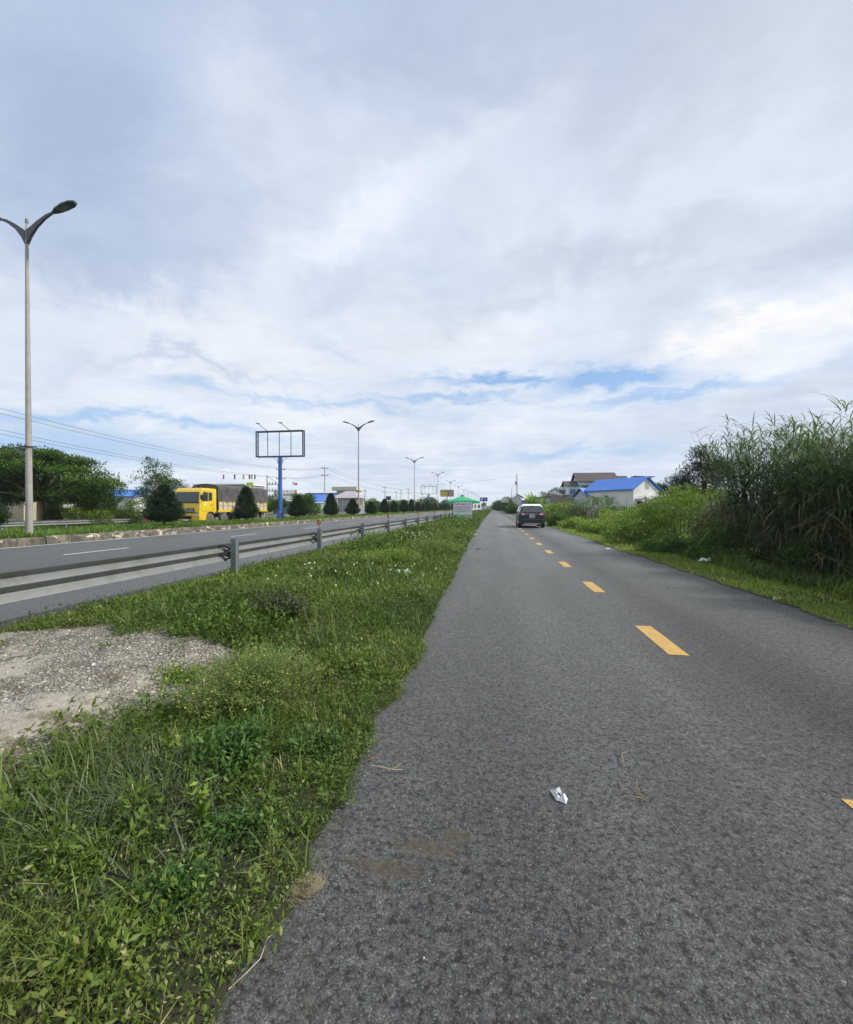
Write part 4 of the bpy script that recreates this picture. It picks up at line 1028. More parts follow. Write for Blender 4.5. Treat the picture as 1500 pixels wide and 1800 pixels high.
tp = [bush('distant_tree', 'distant dark tree clump left of the fourth lamp', 'tree', *at(722, 190), -.3, lobes_(51, 10, 5., 5.6, .2, .42), 6000, .55, .5, L_TREE, 61, 'distant trees along the highway', (2.5, .2)),
      bush('distant_tree', 'distant greyish tree behind the empty white billboard', 'tree', *at(742, 230), -.3, lobes_(52, 9, 5., 7., .3, .4), 5000, .6, .5, L_BUSHD, 62, 'distant trees along the highway', (3, .2))]
for k, (px, s, sc) in enumerate([(765, 240, .9), (778, 260, 1.0), (795, 300, 1.1), (812, 330, 1.), (828, 380, 1.2), (752, 320, 1.5), (838, 480, 1.3), (851, 560, 1.3), (700, 230, 1.1), (660, 240, 1.), (590, 260, 1.2), (470, 300, 1.5), (340, 220, 1.2)]):
    X_, Y_ = at(px, s); copy_tree(tp[k % 2], (X_, Y_, -.3), k * 1.3, 'distant tree on the left horizon, ' + ['right of the empty white billboard', 'left of the yellow billboard', 'right of the yellow billboard', 'behind the parasol', 'just right of the parasol', 'far beyond the white billboard', 'by the row of white vans', 'left of the road vanishing point', 'behind the purple sign', 'behind the green-roofed shed', 'behind the grey stone house', 'behind the truck tail', 'behind the truck cab'][k], sc)

# ------------------------------------------------------------ power poles and wires
def power_pole(name, loc, H, label, arms=((.45, 1.5), (2.0, 1.5)), rz=0, r=.15, box=False):
    e = empty(name, loc, label, 'power pole', 'concrete power poles', rz)
    MB().tube([(0, 0, -.4), (0, 0, H)], [r, r * .6], 8).build('pole', CONC, e, smooth=True)
    for dz, w_ in arms:
        m = MB(); m.box((0, 0, H - dz), (w_ * 1.1, .09, .09)); a = m.build('crossarm', DARKST, e)
        for x in (-w_ / 2, w_ / 2, -w_ * .28):
            i_ = MB(); i_.tube([(x, 0, H - dz + .04), (x, 0, H - dz + .18), (x, 0, H - dz + .26)], [.03, .075, .045], 8); i_.build('insulator', pmat('brown_insulator', (.10, .07, .06), .3), a)
    if box: MB().box((-.28, 0, H - 2.2), (.35, .4, .8)).build('transformer', pmat('grey_tank', (.30, .31, .32), .6), e, bevel=.04)
    return e
PX = -36.
power_pole('power_pole', (PX, 17, -.2), 9.7, 'concrete power pole outside the left edge carrying the wires', r=.16)
poles = [17.]
for px, H, lab in ((494, 8.6, 'concrete power pole hidden behind the blue billboard pole'), (571, 10.6, 'concrete power pole with two crossarms in front of the blue-roofed hall'), (677, 8.9, 'concrete power pole by the purple sign right of the second lamp'), (718, 10.0, 'slim power pole just left of the third street lamp'), (743, 9.0, 'far power pole left of the empty white billboard')):
    X_, Y_ = atx(px, PX); power_pole('power_pole', (X_, Y_, -.2), H, lab); poles.append(Y_)
hts = [9.5, 8.4, 10.4, 8.7, 9.8, 8.8]
power_pole('power_pole', (*at(642, 118), -.2), 6.8, 'bare power pole with a small transformer beside the second lamp pole', arms=((.5, .9),), box=True)
power_pole('power_pole', (*at(697, 165), -.2), 8.2, 'short power pole between the second and third street lamps', arms=((.4, 1.1),))
power_pole('power_pole', (*at(705, 180), -.2), 9.4, 'grey power pole with two arms just left of the third lamp', arms=((.4, 1.3), (1.8, 1.3)))
up = power_pole('utility_pole', (*atx(909, 5.6), -.1), 9.8, 'tall dark utility pole above the small blue-gabled house on the right', arms=(), box=True, r=.17)
WIREM = pmat('wire', (.05, .05, .06), .6)
def wire(a, b, sag, label, r=.012, n=14):
    a, b = Vector(a), Vector(b); pts = [a.lerp(b, k / n) - Vector((0, 0, sag * 4 * (k / n) * (1 - k / n))) for k in range(n + 1)]
    m = MB(); m.tube(pts, r, 4, cap=False)
    tag(m.build('power_cable', WIREM), label, 'cable', 'overhead cables')
names = ['topmost', 'second', 'third', 'lowest']
for k, (dx, dz) in enumerate(((-.75, -.2), (.75, -.2), (-.75, -1.75), (.75, -1.75))):
    for i in range(5):
        wire((PX + dx, poles[i], hts[i] + dz), (PX + dx, poles[i + 1], hts[i + 1] + dz), .9 if i == 0 else .45,
             f'{names[k]} overhead cable ' + ['from the left photo edge to the blue billboard pole', 'between the blue billboard pole and the crossarm pole', 'right of the crossarm pole over the stone house', 'over the trees left of the third lamp', 'to the farthest left power pole'][i], .013 + .003 * i)
ux, uy = atx(909, 5.6)
wire((ux, uy, 9.2), (PX, poles[3], 9.6), 1.2, 'thin cable crossing high over the highway to the utility pole', .018, 24)
wire((ux, uy, 9.4), (6.2, uy + 45, 8.0), .5, 'thin cable running on beyond the right utility pole', .014)
power_pole('power_pole', (6.2, uy + 45, -.1), 8.2, 'far thin power pole beyond the right utility pole', arms=())
# transformer gantry behind the truck tail
e = empty('transformer_gantry', (*at(479, 76), -.2), 'two-pole electrical gantry with rows of insulators behind the truck tail', 'gantry')
MB().tube([(-1.0, 0, -.3), (-1.0, 0, 7.5)], [.14, .1], 8).build('post', CONC, e); MB().tube([(1.1, 0, -.3), (1.1, 0, 5.9)], [.14, .1], 8).build('post', CONC, e)
for z in (5.8, 4.6, 3.7):
    m = MB(); m.box((.05, 0, z), (2.3, .1, .09)); a = m.build('crossarm', DARKST, e)
    for x in (-.6, 0, .6): i_ = MB(); i_.tube([(x, 0, z + .04), (x, 0, z + .2), (x, 0, z + .4)], [.06, .12, .05], 8); i_.build('insulator', pmat('brown_insulator', (.1, .07, .06)), a)
MB().tube([(-1, 0, 7.4), (1.1, 0, 5.9)], .03, 5).build('stay', DARKST, e)

# ------------------------------------------------------------ buildings, left
CREAM = pmat('cream_render', (.46, .40, .30), .9, var=.15, vs=.8, dirt=(.22, .17, .12, .6)); WHITEW = pmat('white_wall', (.62, .62, .61), .85, var=.07, vs=.6, dirt=(.40, .39, .36, .5))
GREYW = pmat('grey_block_wall', (.25, .25, .26), .9, var=.3, vs=1.6); DARKIN = pmat('dark_opening', (.02, .022, .025), .9)
CORR = bpy.data.materials.new('corrugated_base')
def corrugated(name, col, axis=0, pitch=.16, dirt=(.25, .16, .10, .4), rough=.5):
    m = pmat(name, col, rough, .0, var=.1, vs=.8, dirt=dirt); t = NT(m.node_tree); b = m.node_tree.nodes['Principled BSDF']
    s_ = t.new('ShaderNodeSeparateXYZ'); t.put(s_.inputs[0], t.new('ShaderNodeTexCoord').outputs['Object'])
    t.put(b.inputs['Normal'], t.bump(t.m('SINE', t.m('MULTIPLY', s_.outputs[axis], 6.283 / pitch)), .7, .03)); return m
BLUER = corrugated('blue_metal_roof', (.045, .17, .58), 0, .3, (.06, .20, .60, .3)); GREYR = corrugated('grey_metal_roof', (.42, .43, .44), 0, .25)
GREENW = corrugated('green_metal_wall', (.28, .42, .33), 0, .25, (.2, .3, .24, .4)); DGREEN = pmat('dark_green_wall', (.05, .13, .10), .8)
WINM = glass('window_glass', (.05, .065, .075)); FRAMEM = pmat('window_frame', (.55, .56, .56), .6)
def window(e, x, y, z, w_, h, n=2, fm=None, side='y'):
    f = MB(); T = .07; d = .06
    def bx(cx, cz, sx, sz, dy=0): f.box((cx, y + dy, cz), (sx, d, sz)) if side == 'y' else f.box((x + dy, cx, cz), (d, sx, sz))
    c0 = x if side == 'y' else y
    bx(c0, z - h / 2, w_ + T, T); bx(c0, z + h / 2, w_ + T, T)
    for k in range(n + 1): bx(c0 - w_ / 2 + w_ * k / n, z, T * (1 if k in (0, n) else .6), h - T)
    o = f.build('window', fm or FRAMEM, e)
    p = MB().box((x, y, z), (w_ - T, .02, h - T) if side == 'y' else (.02, w_ - T, h - T)); p.build('pane', WINM, o); return o
def gable_roof(e, w_, d, z, h, over, mat, ridge='x', name='roof', th=.10, cx=0, cy=0):
    "ridge along x or y"
    m = MB(); hw, hd = w_ / 2 + over, d / 2 + over
    if ridge == 'x': prof = [(-hd, z), (0, z + h), (hd, z), (hd, z - th), (0, z + h - th), (-hd, z - th)]; prof = [(a + cy, b) for a, b in prof]; m.prism(prof, cx - hw, cx + hw, 'x')
    else: prof = [(-hw, z), (0, z + h), (hw, z), (hw, z - th), (0, z + h - th), (-hw, z - th)]; prof = [(a + cx, b) for a, b in prof]; m.prism(prof, cy - hd, cy + hd, 'y')
    return m.build(name, mat, e)
def gable_walls(e, w_, d, z, h, mat, ridge='x', name='wall', cx=0, cy=0, zb=-.3):
    m = MB()
    if ridge == 'x': m.prism([(cy - d / 2, zb), (cy + d / 2, zb), (cy + d / 2, z - .1), (cy, z + h - .16), (cy - d / 2, z - .1)], cx - w_ / 2, cx + w_ / 2, 'x')
    else: m.prism([(cx - w_ / 2, zb), (cx + w_ / 2, zb), (cx + w_ / 2, z - .1), (cx, z + h - .16), (cx - w_ / 2, z - .1)], cy - d / 2, cy + d / 2, 'y')
    return m.build(name, mat, e)
# shack under the big tree
e = empty('roadside_shack', (*at(45, 45), -.2), 'low cream shack with metal roof under the spreading tree', 'shack')
gable_walls(e, 6.0, 5, 2.9, .9, CREAM, 'y'); gable_roof(e, 6.0, 5, 2.9, .9, .6, GREYR, 'y')
window(e, -1.6, -2.53, 1.5, 1.4, 1.5, 3); MB().box((.5, -2.52, 1.0), (.9, .05, 2.0)).build('door', pmat('brown_door', (.12, .08, .05), .7), e)
e = empty('white_shop', (*at(100, 46), -.2), 'white-fronted open shop beside the cream shack', 'shop')
MB().box((-1.3, 0, 1.1), (1.1, 4, 2.6)).build('wall', WHITEW, e); MB().box((1.2, .9, 1.1), (3.9, 2.2, 2.6)).build('interior', DARKIN, e)
MB().box((2.9, 0, 1.1), (.4, 4, 2.6)).build('wall', WHITEW, e); MB().box((.8, -.2, 2.5), (5.4, 4.9, .12), rx=.05).build('roof', GREYR, e)
MB().box((-1.0, -2.04, .7), (.9, .05, .35)).build('sign', pmat('red_brown_sign', (.22, .07, .04), .6), e)
e = empty('blue_roofed_house', (*at(222, 62), -.2), 'pale house with a blue metal roof left of the yellow cab', 'house')
gable_walls(e, 9, 7, 3.2, 1.1, WHITEW); gable_roof(e, 9, 7, 3.2, 1.1, .5, BLUER); MB().box((-4.3, -5, 2.9), (4.2, 3.5, .15), rx=.04).build('porch_roof', GREYR, e)
for x in (-6, -2.6): MB().tube([(x, -6.4, -.2), (x, -6.4, 2.8)], .07, 6).build('porch_post', WHITEP, e)
window(e, 1.2, -3.53, 1.7, 1.6, 1.3); window(e, -1.8, -3.53, 1.7, 1.6, 1.3)
# hall behind the truck with flags
e = empty('long_hall', (*at(392, 105), -.2), 'long grey hall with a white roof edge behind the truck tarpaulin', 'hall')
MB().box((0, 3, 3.6), (13.5, 9, 7.2)).build('wall', GREYW, e); MB().box((0, 3, 7.35), (14, 9.6, .25)).build('roof', WHITEP, e)
for x in (-4, 0, 4): window(e, x, -1.53, 4.5, 1.6, 1.4)
FC = [('pink', (.65, .10, .35), 392, 838, .0), ('purple', (.16, .05, .35), 411.5, 838.5, 0), ('lime', (.40, .60, .12), 427, 838, 0), ('crimson', (.42, .03, .10), 437.5, 836.5, 0), ('cream', (.60, .52, .28), 441.5, 836.5, 0), ('sky-blue', (.05, .25, .60), 447, 838, 0)]
for nm, c_, px, py, _ in FC:
    e = empty('flag', (*at(px, 99), 7.25), f'narrow {nm} flag on the hall roof above the truck', 'flag', 'coloured flags on the hall roof')
    MB().tube([(0, 0, -.2), (0, 0, 2.0)], .03, 5).build('flagpole', WHITEP, e)
    m = MB(); m.add([(0, 0, 1.95), (.2, .04, 1.93), (.42, -.03, 1.9), (0, 0, .85), (.2, .05, .84), (.40, -.02, .86)], [(0, 1, 4, 3), (1, 2, 5, 4)]); m.add([(0, .015, 1.95), (.2, .055, 1.93), (.42, -.015, 1.9), (0, .015, .85), (.2, .065, .84), (.40, -.005, .86)], [(0, 3, 4, 1), (1, 4, 5, 2)])
    m.build('cloth', pmat(nm + '_cloth', c_, .7), e)
e = empty('roof_sign', (*at(439.5, 98), 6.1), 'small yellow-green sign over the truck tarpaulin between the flags', 'sign')
MB().box((0, 0, .75), (1.7, .15, .85), ry=-.06).build('face', pmat('lime_sign', (.50, .55, .12), .6), e); MB().box((-.6, .1, 0), (.08, .08, 1.2)).build('post', DARKST, e); MB().box((.6, .1, 0), (.08, .08, 1.2)).build('post', DARKST, e)
# showroom with white and orange sign
e = empty('showroom', (*at(512, 112), -.2), 'green-walled showroom under a white sign board with orange ends', 'showroom')
MB().box((0, 3, 1.6), (9, 8, 3.6)).build('wall', DGREEN, e)
sg = MB().box((.0, -1.3, 4.95), (4.6, .5, 2.7), rz=.06).build('sign_board', WHITEP, e)
OR = pmat('orange_print', (.72, .20, .08), .6)
for x in (-2.0, 2.05): MB().box((x, -1.58 + x * .06, 4.95), (.55, .04, 2.68), rz=.06).build('orange_panel', OR, sg)
m = MB(); [m.box((-1.2 + .33 * k, -1.6 + (-1.2 + .33 * k) * .06, 5.0), (.22, .03, .34 if k % 3 else .44), rz=.06) for k in range(8)]; m.build('lettering', pmat('dark_ink', (.06, .06, .07), .6), sg)
MB().box((-.3, -1.6, 5.85), (.34, .03, .34), rz=.06).build('emblem', OR, sg)
MB().box((-3.4, .4, 4.9), (1.9, 3, 2.5)).build('side_parapet', GREYR, e)
e = empty('flag', (*at(514, 112), 6.1), 'pair of red and pale flags flying over the showroom sign', 'flag', 'coloured flags on the hall roof'); MB().tube([(0, 0, 0), (0, 0, 2.1)], .03, 5).build('flagpole', WHITEP, e)
m = MB(); m.add([(0, 0, 2.1), (.7, .1, 2.0), (0, 0, 1.5), (.65, .1, 1.35)], [(0, 1, 3, 2)]); m.build('cloth', pmat('pale_flag', (.45, .45, .55), .7), e)
m = MB(); m.add([(.75, .1, 2.0), (1.5, -.1, 1.8), (.7, .1, 1.3), (1.4, -.1, 1.25)], [(0, 1, 3, 2)]); m.build('cloth', pmat('red_flag', (.6, .04, .04), .7), e)
e = empty('green_shed', (*at(553, 95), -.2), 'light green metal shed with pale roof edge left of the power pole', 'shed')
MB().box((0, 3, 1.2), (3.2, 6, 3.0)).build('wall', GREENW, e); MB().box((0, 2.9, 2.85), (3.6, 6.6, .14), rx=.04).build('roof', GREYR, e)
e = empty('blue_roofed_hall', (*at(556, 112), -.2), 'wide hall with a bright blue sloping roof left of the stone house', 'hall')
MB().box((0, 5, 1.6), (10, 8, 3.6)).build('wall', GREYW, e); m = MB(); m.prism([(-.4, 3.3), (5, 5.3), (5, 5.1), (-.4, 3.15)], -5.1, 4.0, 'x'); m.build('roof', BLUER, e); MB().box((0, 6, 5.2), (10.4, 1.6, 1.1)).build('parapet', pmat('brown_grey_band', (.20, .18, .17), .9), e)
e = empty('concrete_block', (*at(606, 126), -.2), 'flat-topped pale concrete building behind the stone house', 'building')
for x in (-3.5, -1.2, 3.5): MB().box((x, 2, 2.6), (.5, 5, 5.6)).build('column', CONC, e)
MB().box((.2, 2, 7.3), (7.6, 6, 1.1)).build('parapet', pmat('pale_render', (.55, .52, .46), .9), e); MB().box((.2, 3.4, 4.2), (6.8, 3, 5)).build('wall', WHITEW, e)
STONE = pmat('grey_stone_cladding', (.24, .24, .26), .9, var=.4, vs=3.2); MAUVE = pmat('mauve_tile_roof', (.33, .31, .34), .7, var=.15, vs=2)
e = empty('stone_house', (*at(608, 98), -.2), 'grey stone-fronted two-storey house with hipped mauve roof behind the shrubs', 'house')
MB().box((.3, 2.5, 1.95), (5.0, 6, 4.3)).build('wall', STONE, e); MB().box((-2.1, -.1, 1.95), (1.1, 1.2, 4.28)).build('wall', WHITEW, e)
m = MB(); m.add([(-3.1, -1.1, 3.9), (3.4, -1.1, 3.9), (3.4, 6, 3.9), (-3.1, 6, 3.9), (-.9, 2.4, 5.6), (1.3, 2.4, 5.6)], [(0, 1, 5, 4), (1, 2, 5), (2, 3, 4, 5), (3, 0, 4), (0, 3, 2, 1)]); m.build('roof', MAUVE, e)
window(e, -.8, -.53, 2.9, .45, 1.2, 1); window(e, -.8, -.53, .9, .45, 1.4, 1); window(e, -2.1, -.73, 2.6, .35, .5, 1)
MB().box((3.3, 1.2, 3.0), (1.0, .3, 1.6)).build('sign_panel', pmat('cream_sign', (.60, .55, .32), .6), e)
e = empty('green_roofed_shed', (*at(666, 195), -.2), 'distant shed with pale green roof right of the second lamp', 'shed')
MB().box((0, 4, 2), (11, 8, 4.4)).build('wall', DGREEN, e); gable_roof(e, 11, 8, 4.6, 1.0, .4, pmat('pale_green_roof', (.42, .56, .50), .6), cy=4)
e = empty('purple_sign', (*at(683, 190), -.2), 'dark purple sign board above the tree line right of the second lamp', 'sign')
MB().box((0, 0, 6.0), (2.3, .3, 1.7)).build('board', pmat('purple_board', (.06, .035, .13), .5), e); MB().tube([(0, .2, -.2), (0, .2, 6)], .12, 8).build('post', DARKST, e)
for k, (px, c_) in enumerate(((549, .5), (556, .62), (562.5, .8))):
    bush('topiary_bush', ['green', 'olive', 'orange-brown'][k] + ' ball-shaped topiary bush before the green shed', 'bush', *at(px, 84), -.2, [(0, 0, .75, .5, .5, .55)], 900, .12, .5, L_CROT, 70 + k, 'ball-shaped topiary bushes', tc=(c_ - .3, c_ + .15))
# ------------------------------------------------------------ vehicles
YELP = pmat('yellow_truck_paint', (.66, .47, .015), .4, coat=.4, var=.08, dirt=(.40, .27, .06, .3)); TARP = pmat('grey_tarpaulin', (.065, .066, .07), .85, var=.3, vs=1.3, bump=.5, bs=3, dirt=(.12, .115, .105, .5))
BOARD = pmat('cream_side_boards', (.52, .47, .36), .8, var=.12, dirt=(.3, .25, .18, .5)); CHROME = pmat('chrome', (.6, .6, .6), .25, .8); LAMPG = pmat('headlamp_glass', (.45, .47, .45), .15, spec=.9)
RED = pmat('red_lens', (.45, .02, .02), .25, coat=.5)
def wheel(parent, x, y, r, w_, side, tyre=TYRE, rim=None):
    o = MB().tube([(x - w_ / 2, y, r), (x - w_ / 2 + .03, y, r), (x + w_ / 2 - .03, y, r), (x + w_ / 2, y, r)], [r * .9, r, r, r * .9], 24).build('wheel', tyre, parent, smooth=True)
    m = MB(); xo = x + side * (w_ / 2 + .004); m.tube([(xo - side * .05, y, r), (xo, y, r)], [r * .58, r * .56], 20)
    m.tube([(xo, y, r), (xo + side * .05, y, r)], [r * .22, r * .16], 12)
    for k in range(8): a = k * math.pi / 4; m.tube([(xo, y + r * .4 * math.cos(a), r + r * .4 * math.sin(a)), (xo + side * .02, y + r * .4 * math.cos(a), r + r * .4 * math.sin(a))], r * .04, 6)
    m.build('rim', rim or pmat('dusty_rim', (.10, .095, .085), .7), o); return o
X_, Y_ = atx(352, -24.)
tr = empty('cargo_truck', (X_ - 1.25, Y_, -.06), 'yellow cargo truck with grey tarpaulin and cream side boards driving on the far carriageway', 'truck')
prof = [(-.03, .42), (-.06, .95), (-.02, 1.30), (0, 1.9), (.20, 2.85), (.34, 3.06), (.60, 3.14), (2.05, 3.14), (2.14, 3.05), (2.16, 1.15), (1.98, 1.12), (1.90, .95), (1.70, 1.10), (1.35, 1.14), (1.02, 1.06), (.84, .80), (.80, .42)]
MB().prism(prof, -1.22, 1.22, 'x').build('cab', YELP, tr, smooth=True, bevel=.045, bseg=3)
def slab_(pts, th, nrm):
    n = Vector(nrm).normalized() * th; m = MB(); a = [Vector(p) for p in pts]; b_ = [p + n for p in a]; k = len(a)
    m.add(a + b_, [tuple(range(k))[::-1], tuple(range(k, 2 * k))] + [(i, (i + 1) % k, k + (i + 1) % k, k + i) for i in range(k)]); return m
GL = glass('vehicle_glass', (.03, .04, .045))
fn = (0, -.98, .2)
slab_([(-1.10, .008, 1.95), (1.10, .008, 1.95), (1.05, .185, 2.80), (-1.05, .185, 2.80)], .02, fn).build('windscreen', GL, tr)
m = slab_([(-1.14, .0, 1.86), (1.14, .0, 1.86), (1.14, .012, 1.95), (-1.14, .012, 1.95)], .028, fn); m.build('wiper_panel', BLACK, tr)
for sx in (-1, 1):
    X1 = sx * 1.222
    wd = slab_([(X1, .28, 2.03), (X1, 1.55, 2.10), (X1, 1.55, 2.78), (X1, .42, 2.82)], .012, (sx, 0, 0)).build('side_window', GL, tr)
    slab_([(X1 * 1.011, 1.0, 2.04), (X1 * 1.011, 1.05, 2.04), (X1 * 1.011, 1.05, 2.79), (X1 * 1.011, 1.0, 2.79)], .01, (sx, 0, 0)).build('window_bar', YELP, wd)
    d_ = MB()
    for (y0, z0, y1, z1) in ((.22, 1.2, .22, 2.1), (.22, 2.1, .36, 2.9), (.36, 2.9, 1.68, 2.9), (1.68, 2.9, 1.68, 1.22), (.22, 1.2, 1.68, 1.22)): d_.tube([(X1, y0, z0), (X1, y1, z1)], .011, 4)
    d_.box((X1 + sx * .01, 1.45, 1.72), (.03, .2, .05)); d_.build('door_seam', DARKST, tr)
    slab_([(X1, .45, 1.62), (X1, .62, 1.62), (X1, 1.0, 1.92), (X1, .85, 1.92)], .006, (sx, 0, 0)).build('door_decal', pmat('silver_decal', (.6, .6, .58), .5), tr)
    mm = MB(); mm.tube([(X1, .1, 2.7), (X1 + sx * .22, -.05, 2.68), (X1 + sx * .22, -.05, 2.0), (X1, .1, 1.98)], .014, 5); mm.box((X1 + sx * .22, -.08, 2.35), (.18, .07, .42)); mm.build('mirror', BLACK, tr, bevel=.01)
    m = MB(); y0 = 1.4
    m.tube([(X1 - sx * .1, y0 + .68 * math.cos(a), .5 + .64 * math.sin(a)) for a in np.linspace(math.pi, 0, 12)], .05, 6); m.build('wheel_arch', BLACK, tr)
    for yy in (1.4, 3.35, 7.3, 8.65): wheel(tr, sx * 1.05, yy, .5, .29, sx)
    m = MB(); m.box((sx * 1.13, 2.52, .95), (.07, .07, 1.0), rx=.25); m.box((sx * 1.1, 4.05, .82), (.34, .04, .66), rx=-.3); m.box((sx * 1.1, 9.4, .75), (.3, .03, .55)); m.build('mudguard', BLACK, tr)
    m = MB()
    for k in range(12): m.tube([(sx * 1.2, 4.6 + .19 * k, .62), (sx * 1.2, 4.6 + .19 * k, .95)], .012, 4)
    m.box((sx * 1.2, 5.6, .62), (.04, 2.3, .05)); m.build('side_guard', DARKST, tr)
    hl = slab_([(sx * .74, -.075, .74), (sx * 1.18, -.06, .80), (sx * 1.18, -.055, .98), (sx * .78, -.075, .92)], .03, (0, -1, 0)).build('headlight', LAMPG, tr)
    m = MB(); n_ = 12
    for k in range(n_ + 1): m.box((sx * 1.245, 2.42 + k * (8.1 / n_), 1.66), (.05, .07, .74))
    m.box((sx * 1.245, 6.47, 2.03), (.05, 8.2, .06)); m.box((sx * 1.245, 6.47, 1.68), (.045, 8.2, .04)); m.build('board_frame', pmat('rusty_frame', (.30, .20, .07), .7, var=.3, vs=3), tr)
    MB().box((sx * 1.225, 6.47, 1.66), (.03, 8.1, .70)).build('side_boards', BOARD, tr)
    MB().box((sx * 1.20, 6.47, 1.20), (.12, 8.2, .20)).build('side_sill', YELP, tr, bevel=.01)
MB().box((0, 6.5, 1.22), (2.2, 8.1, .16)).build('bed_floor', YELP, tr)
MB().box((0, 10.58, 1.5), (2.46, .06, 1.1)).build('tailgate', YELP, tr, bevel=.01)
MB().box((0, 5.5, .82), (.85, 9.6, .28)).build('chassis', DARKST, tr)
MB().box((.62, 10.5, .85), (.7, .12, .3)).build('rear_lamp_panel', WHITEP, tr)
m = MB(); m.box((0, -.07, 1.28), (1.5, .05, .34)); gm = m.build('grille', BLACK, tr, bevel=.015)
m = MB(); [m.box((0, -.105, 1.18 + .1 * k), (1.4, .02, .035)) for k in range(3)]; m.build('grille_bars', CHROME, gm)
m = MB(); m.tube([(0, -.10, 1.28), (0, -.135, 1.28)], .15, 20); m.build('emblem', CHROME, gm)
MB().box((0, -.10, .68), (1.0, .05, .26)).build('bumper_intake', BLACK, tr, bevel=.01)
MB().box((0, -.10, .46), (.5, .03, .13)).build('number_plate', WHITEP, tr)
MB().box((0, -.068, 1.06), (2.3, .03, .05), 0).build('bumper_gap', BLACK, tr)
m = MB(); [m.box((x, .5, 3.17), (.14, .08, .07)) for x in (-.9, -.45, 0, .45, .9)]; m.build('roof_marker', pmat('amber_lens', (.5, .25, .02), .3), tr)
# tarpaulin with hoops and folds
ny, na = 90, 26; V = []
for i in range(ny + 1):
    y = 2.30 + 8.34 * i / ny
    for k in range(na + 1):
        u = k / na
        if u < .34: x, z = -1.27, 1.98 + (3.38 - 1.98) * u / .34
        elif u > .66: x, z = 1.27, 1.98 + (3.38 - 1.98) * (1 - u) / .34
        else: q = (u - .34) / .32; x = -1.27 + 2.54 * q; z = 3.38 + .24 * math.sin(math.pi * q) ** .7
        hoop = .035 * abs(math.sin(math.pi * (y - 2.3) / 1.39)) ** .6
        wr = (float(vnoise(y, z, 2.4, 5)) - .5) * .07 + (float(vnoise(y + z * .7, z * .3, 5, 6)) - .5) * .06
        side = 1 if abs(x) > 1.2 else 0
        V.append((x - math.copysign(1, x) * (hoop + wr) * side, y + .05 * (float(vnoise(z, u * 9, 3, 8)) - .5) * (i in (0, ny)), z - hoop * (1 - side) * .8 + (wr * .5 if u in (0, 1) else 0)))
V = np.array(V); n1 = na + 1
F = [(i * n1 + k, i * n1 + k + 1, (i + 1) * n1 + k + 1, (i + 1) * n1 + k) for i in range(ny) for k in range(na)]
m = MB(); m.add(V, F + [tuple(range(n1)), tuple(range(ny * n1, ny * n1 + n1))]); tp_ = m.build('tarpaulin', TARP, tr, smooth=True)
for k in range(7):
    y = 2.9 + k * 1.18; r_ = MB(); r_.tube([(1.30, y, 3.36), (1.285, y + .05, 2.7), (1.29, y + .02, 2.0), (1.30, y + .03, 1.3)], .009, 4); r_.build('rope', pmat('tan_rope', (.25, .22, .17), .9), tp_)

# estate-sized SUV seen from behind
NAVY = pmat('navy_car_paint', (.009, .012, .022), .4, 0, coat=.12, spec=.35, var=.05); SKYREFL = pmat('roof_sky_reflection', (.70, .72, .75), .3, coat=.7, var=.03)  # second colour paints the sky's reflection onto the dark car's roof and spoiler
cs = (936, 29.7); X_, Y_ = at(*cs)
su = empty('suv', (X_, Y_, 0), 'dark navy SUV with sky reflection painted on its roof driving away in the right lane', 'car', rz=0)
ys_ = [0, .04, .10, .16, .30, .45, .62, .9, 1.8, 2.5, 2.9, 3.2, 3.5, 4.2, 4.5, 4.62]
top = [.80, .98, 1.06, 1.12, 1.33, 1.53, 1.63, 1.67, 1.69, 1.65, 1.45, 1.22, 1.06, .95, .82, .70]
wid = [.80, .86, .89, .905, .92, .93, .93, .93, .93, .93, .93, .92, .91, .88, .80, .66]
def sec_(i):
    t_, w_ = top[i], wid[i]; belt = min(1.03, t_ - .02); gh = max(0, t_ - belt)
    k = min(1, gh / .6)
    return [(0, .24), (w_ * .80, .24), (w_ * .97, .34), (w_, .60), (w_ * .995, .82), (w_ * .96, belt), (w_ * (.96 - .085 * k), belt + gh * .45), (w_ * (.96 - .20 * k), belt + gh * .84), (w_ * (.90 - .32 * k), belt + gh * .97), (0, t_)]
nsec = 10; VV = []
for i, y in enumerate(ys_):
    s_ = sec_(i); VV += [(x, y, z) for x, z in s_] + [(-x, y, z) for x, z in s_[1:-1][::-1]]
n2 = 18; FF = []; MI = []
for i in range(len(ys_) - 1):
    for k in range(n2):
        FF.append((i * n2 + k, i * n2 + (k + 1) % n2, (i + 1) * n2 + (k + 1) % n2, (i + 1) * n2 + k))
        kk = min(k, n2 - 1 - k); MI.append(1 if (kk >= 7 and 5 <= i <= 9) or (kk == 6 and 3 <= i <= 6) or (kk == 5 and i in (3, 4, 5)) else 0)  # roof and pillar faces take the painted sky reflection
FF += [tuple(range(n2)), tuple(range((len(ys_) - 1) * n2, len(ys_) * n2))]; MI += [0, 0]
m = MB(); m.add(VV, FF); m.mi = MI; bd = m.build('body', [NAVY, SKYREFL], su, smooth=True)
rn = Vector((0, -.82, .57))
slab_([(-.70, .135, 1.10), (.70, .135, 1.10), (.60, .43, 1.51), (-.60, .43, 1.51)], .014, rn).build('rear_window', GL, su)
sl = slab_([(-.66, .40, 1.53), (.66, .40, 1.53), (.62, .64, 1.655), (-.62, .64, 1.655)], .03, (0, -.4, .9)).build('spoiler', SKYREFL, su, bevel=.008)
MB().box((0, .385, 1.545), (.28, .02, .022)).build('brake_lamp', RED, sl)
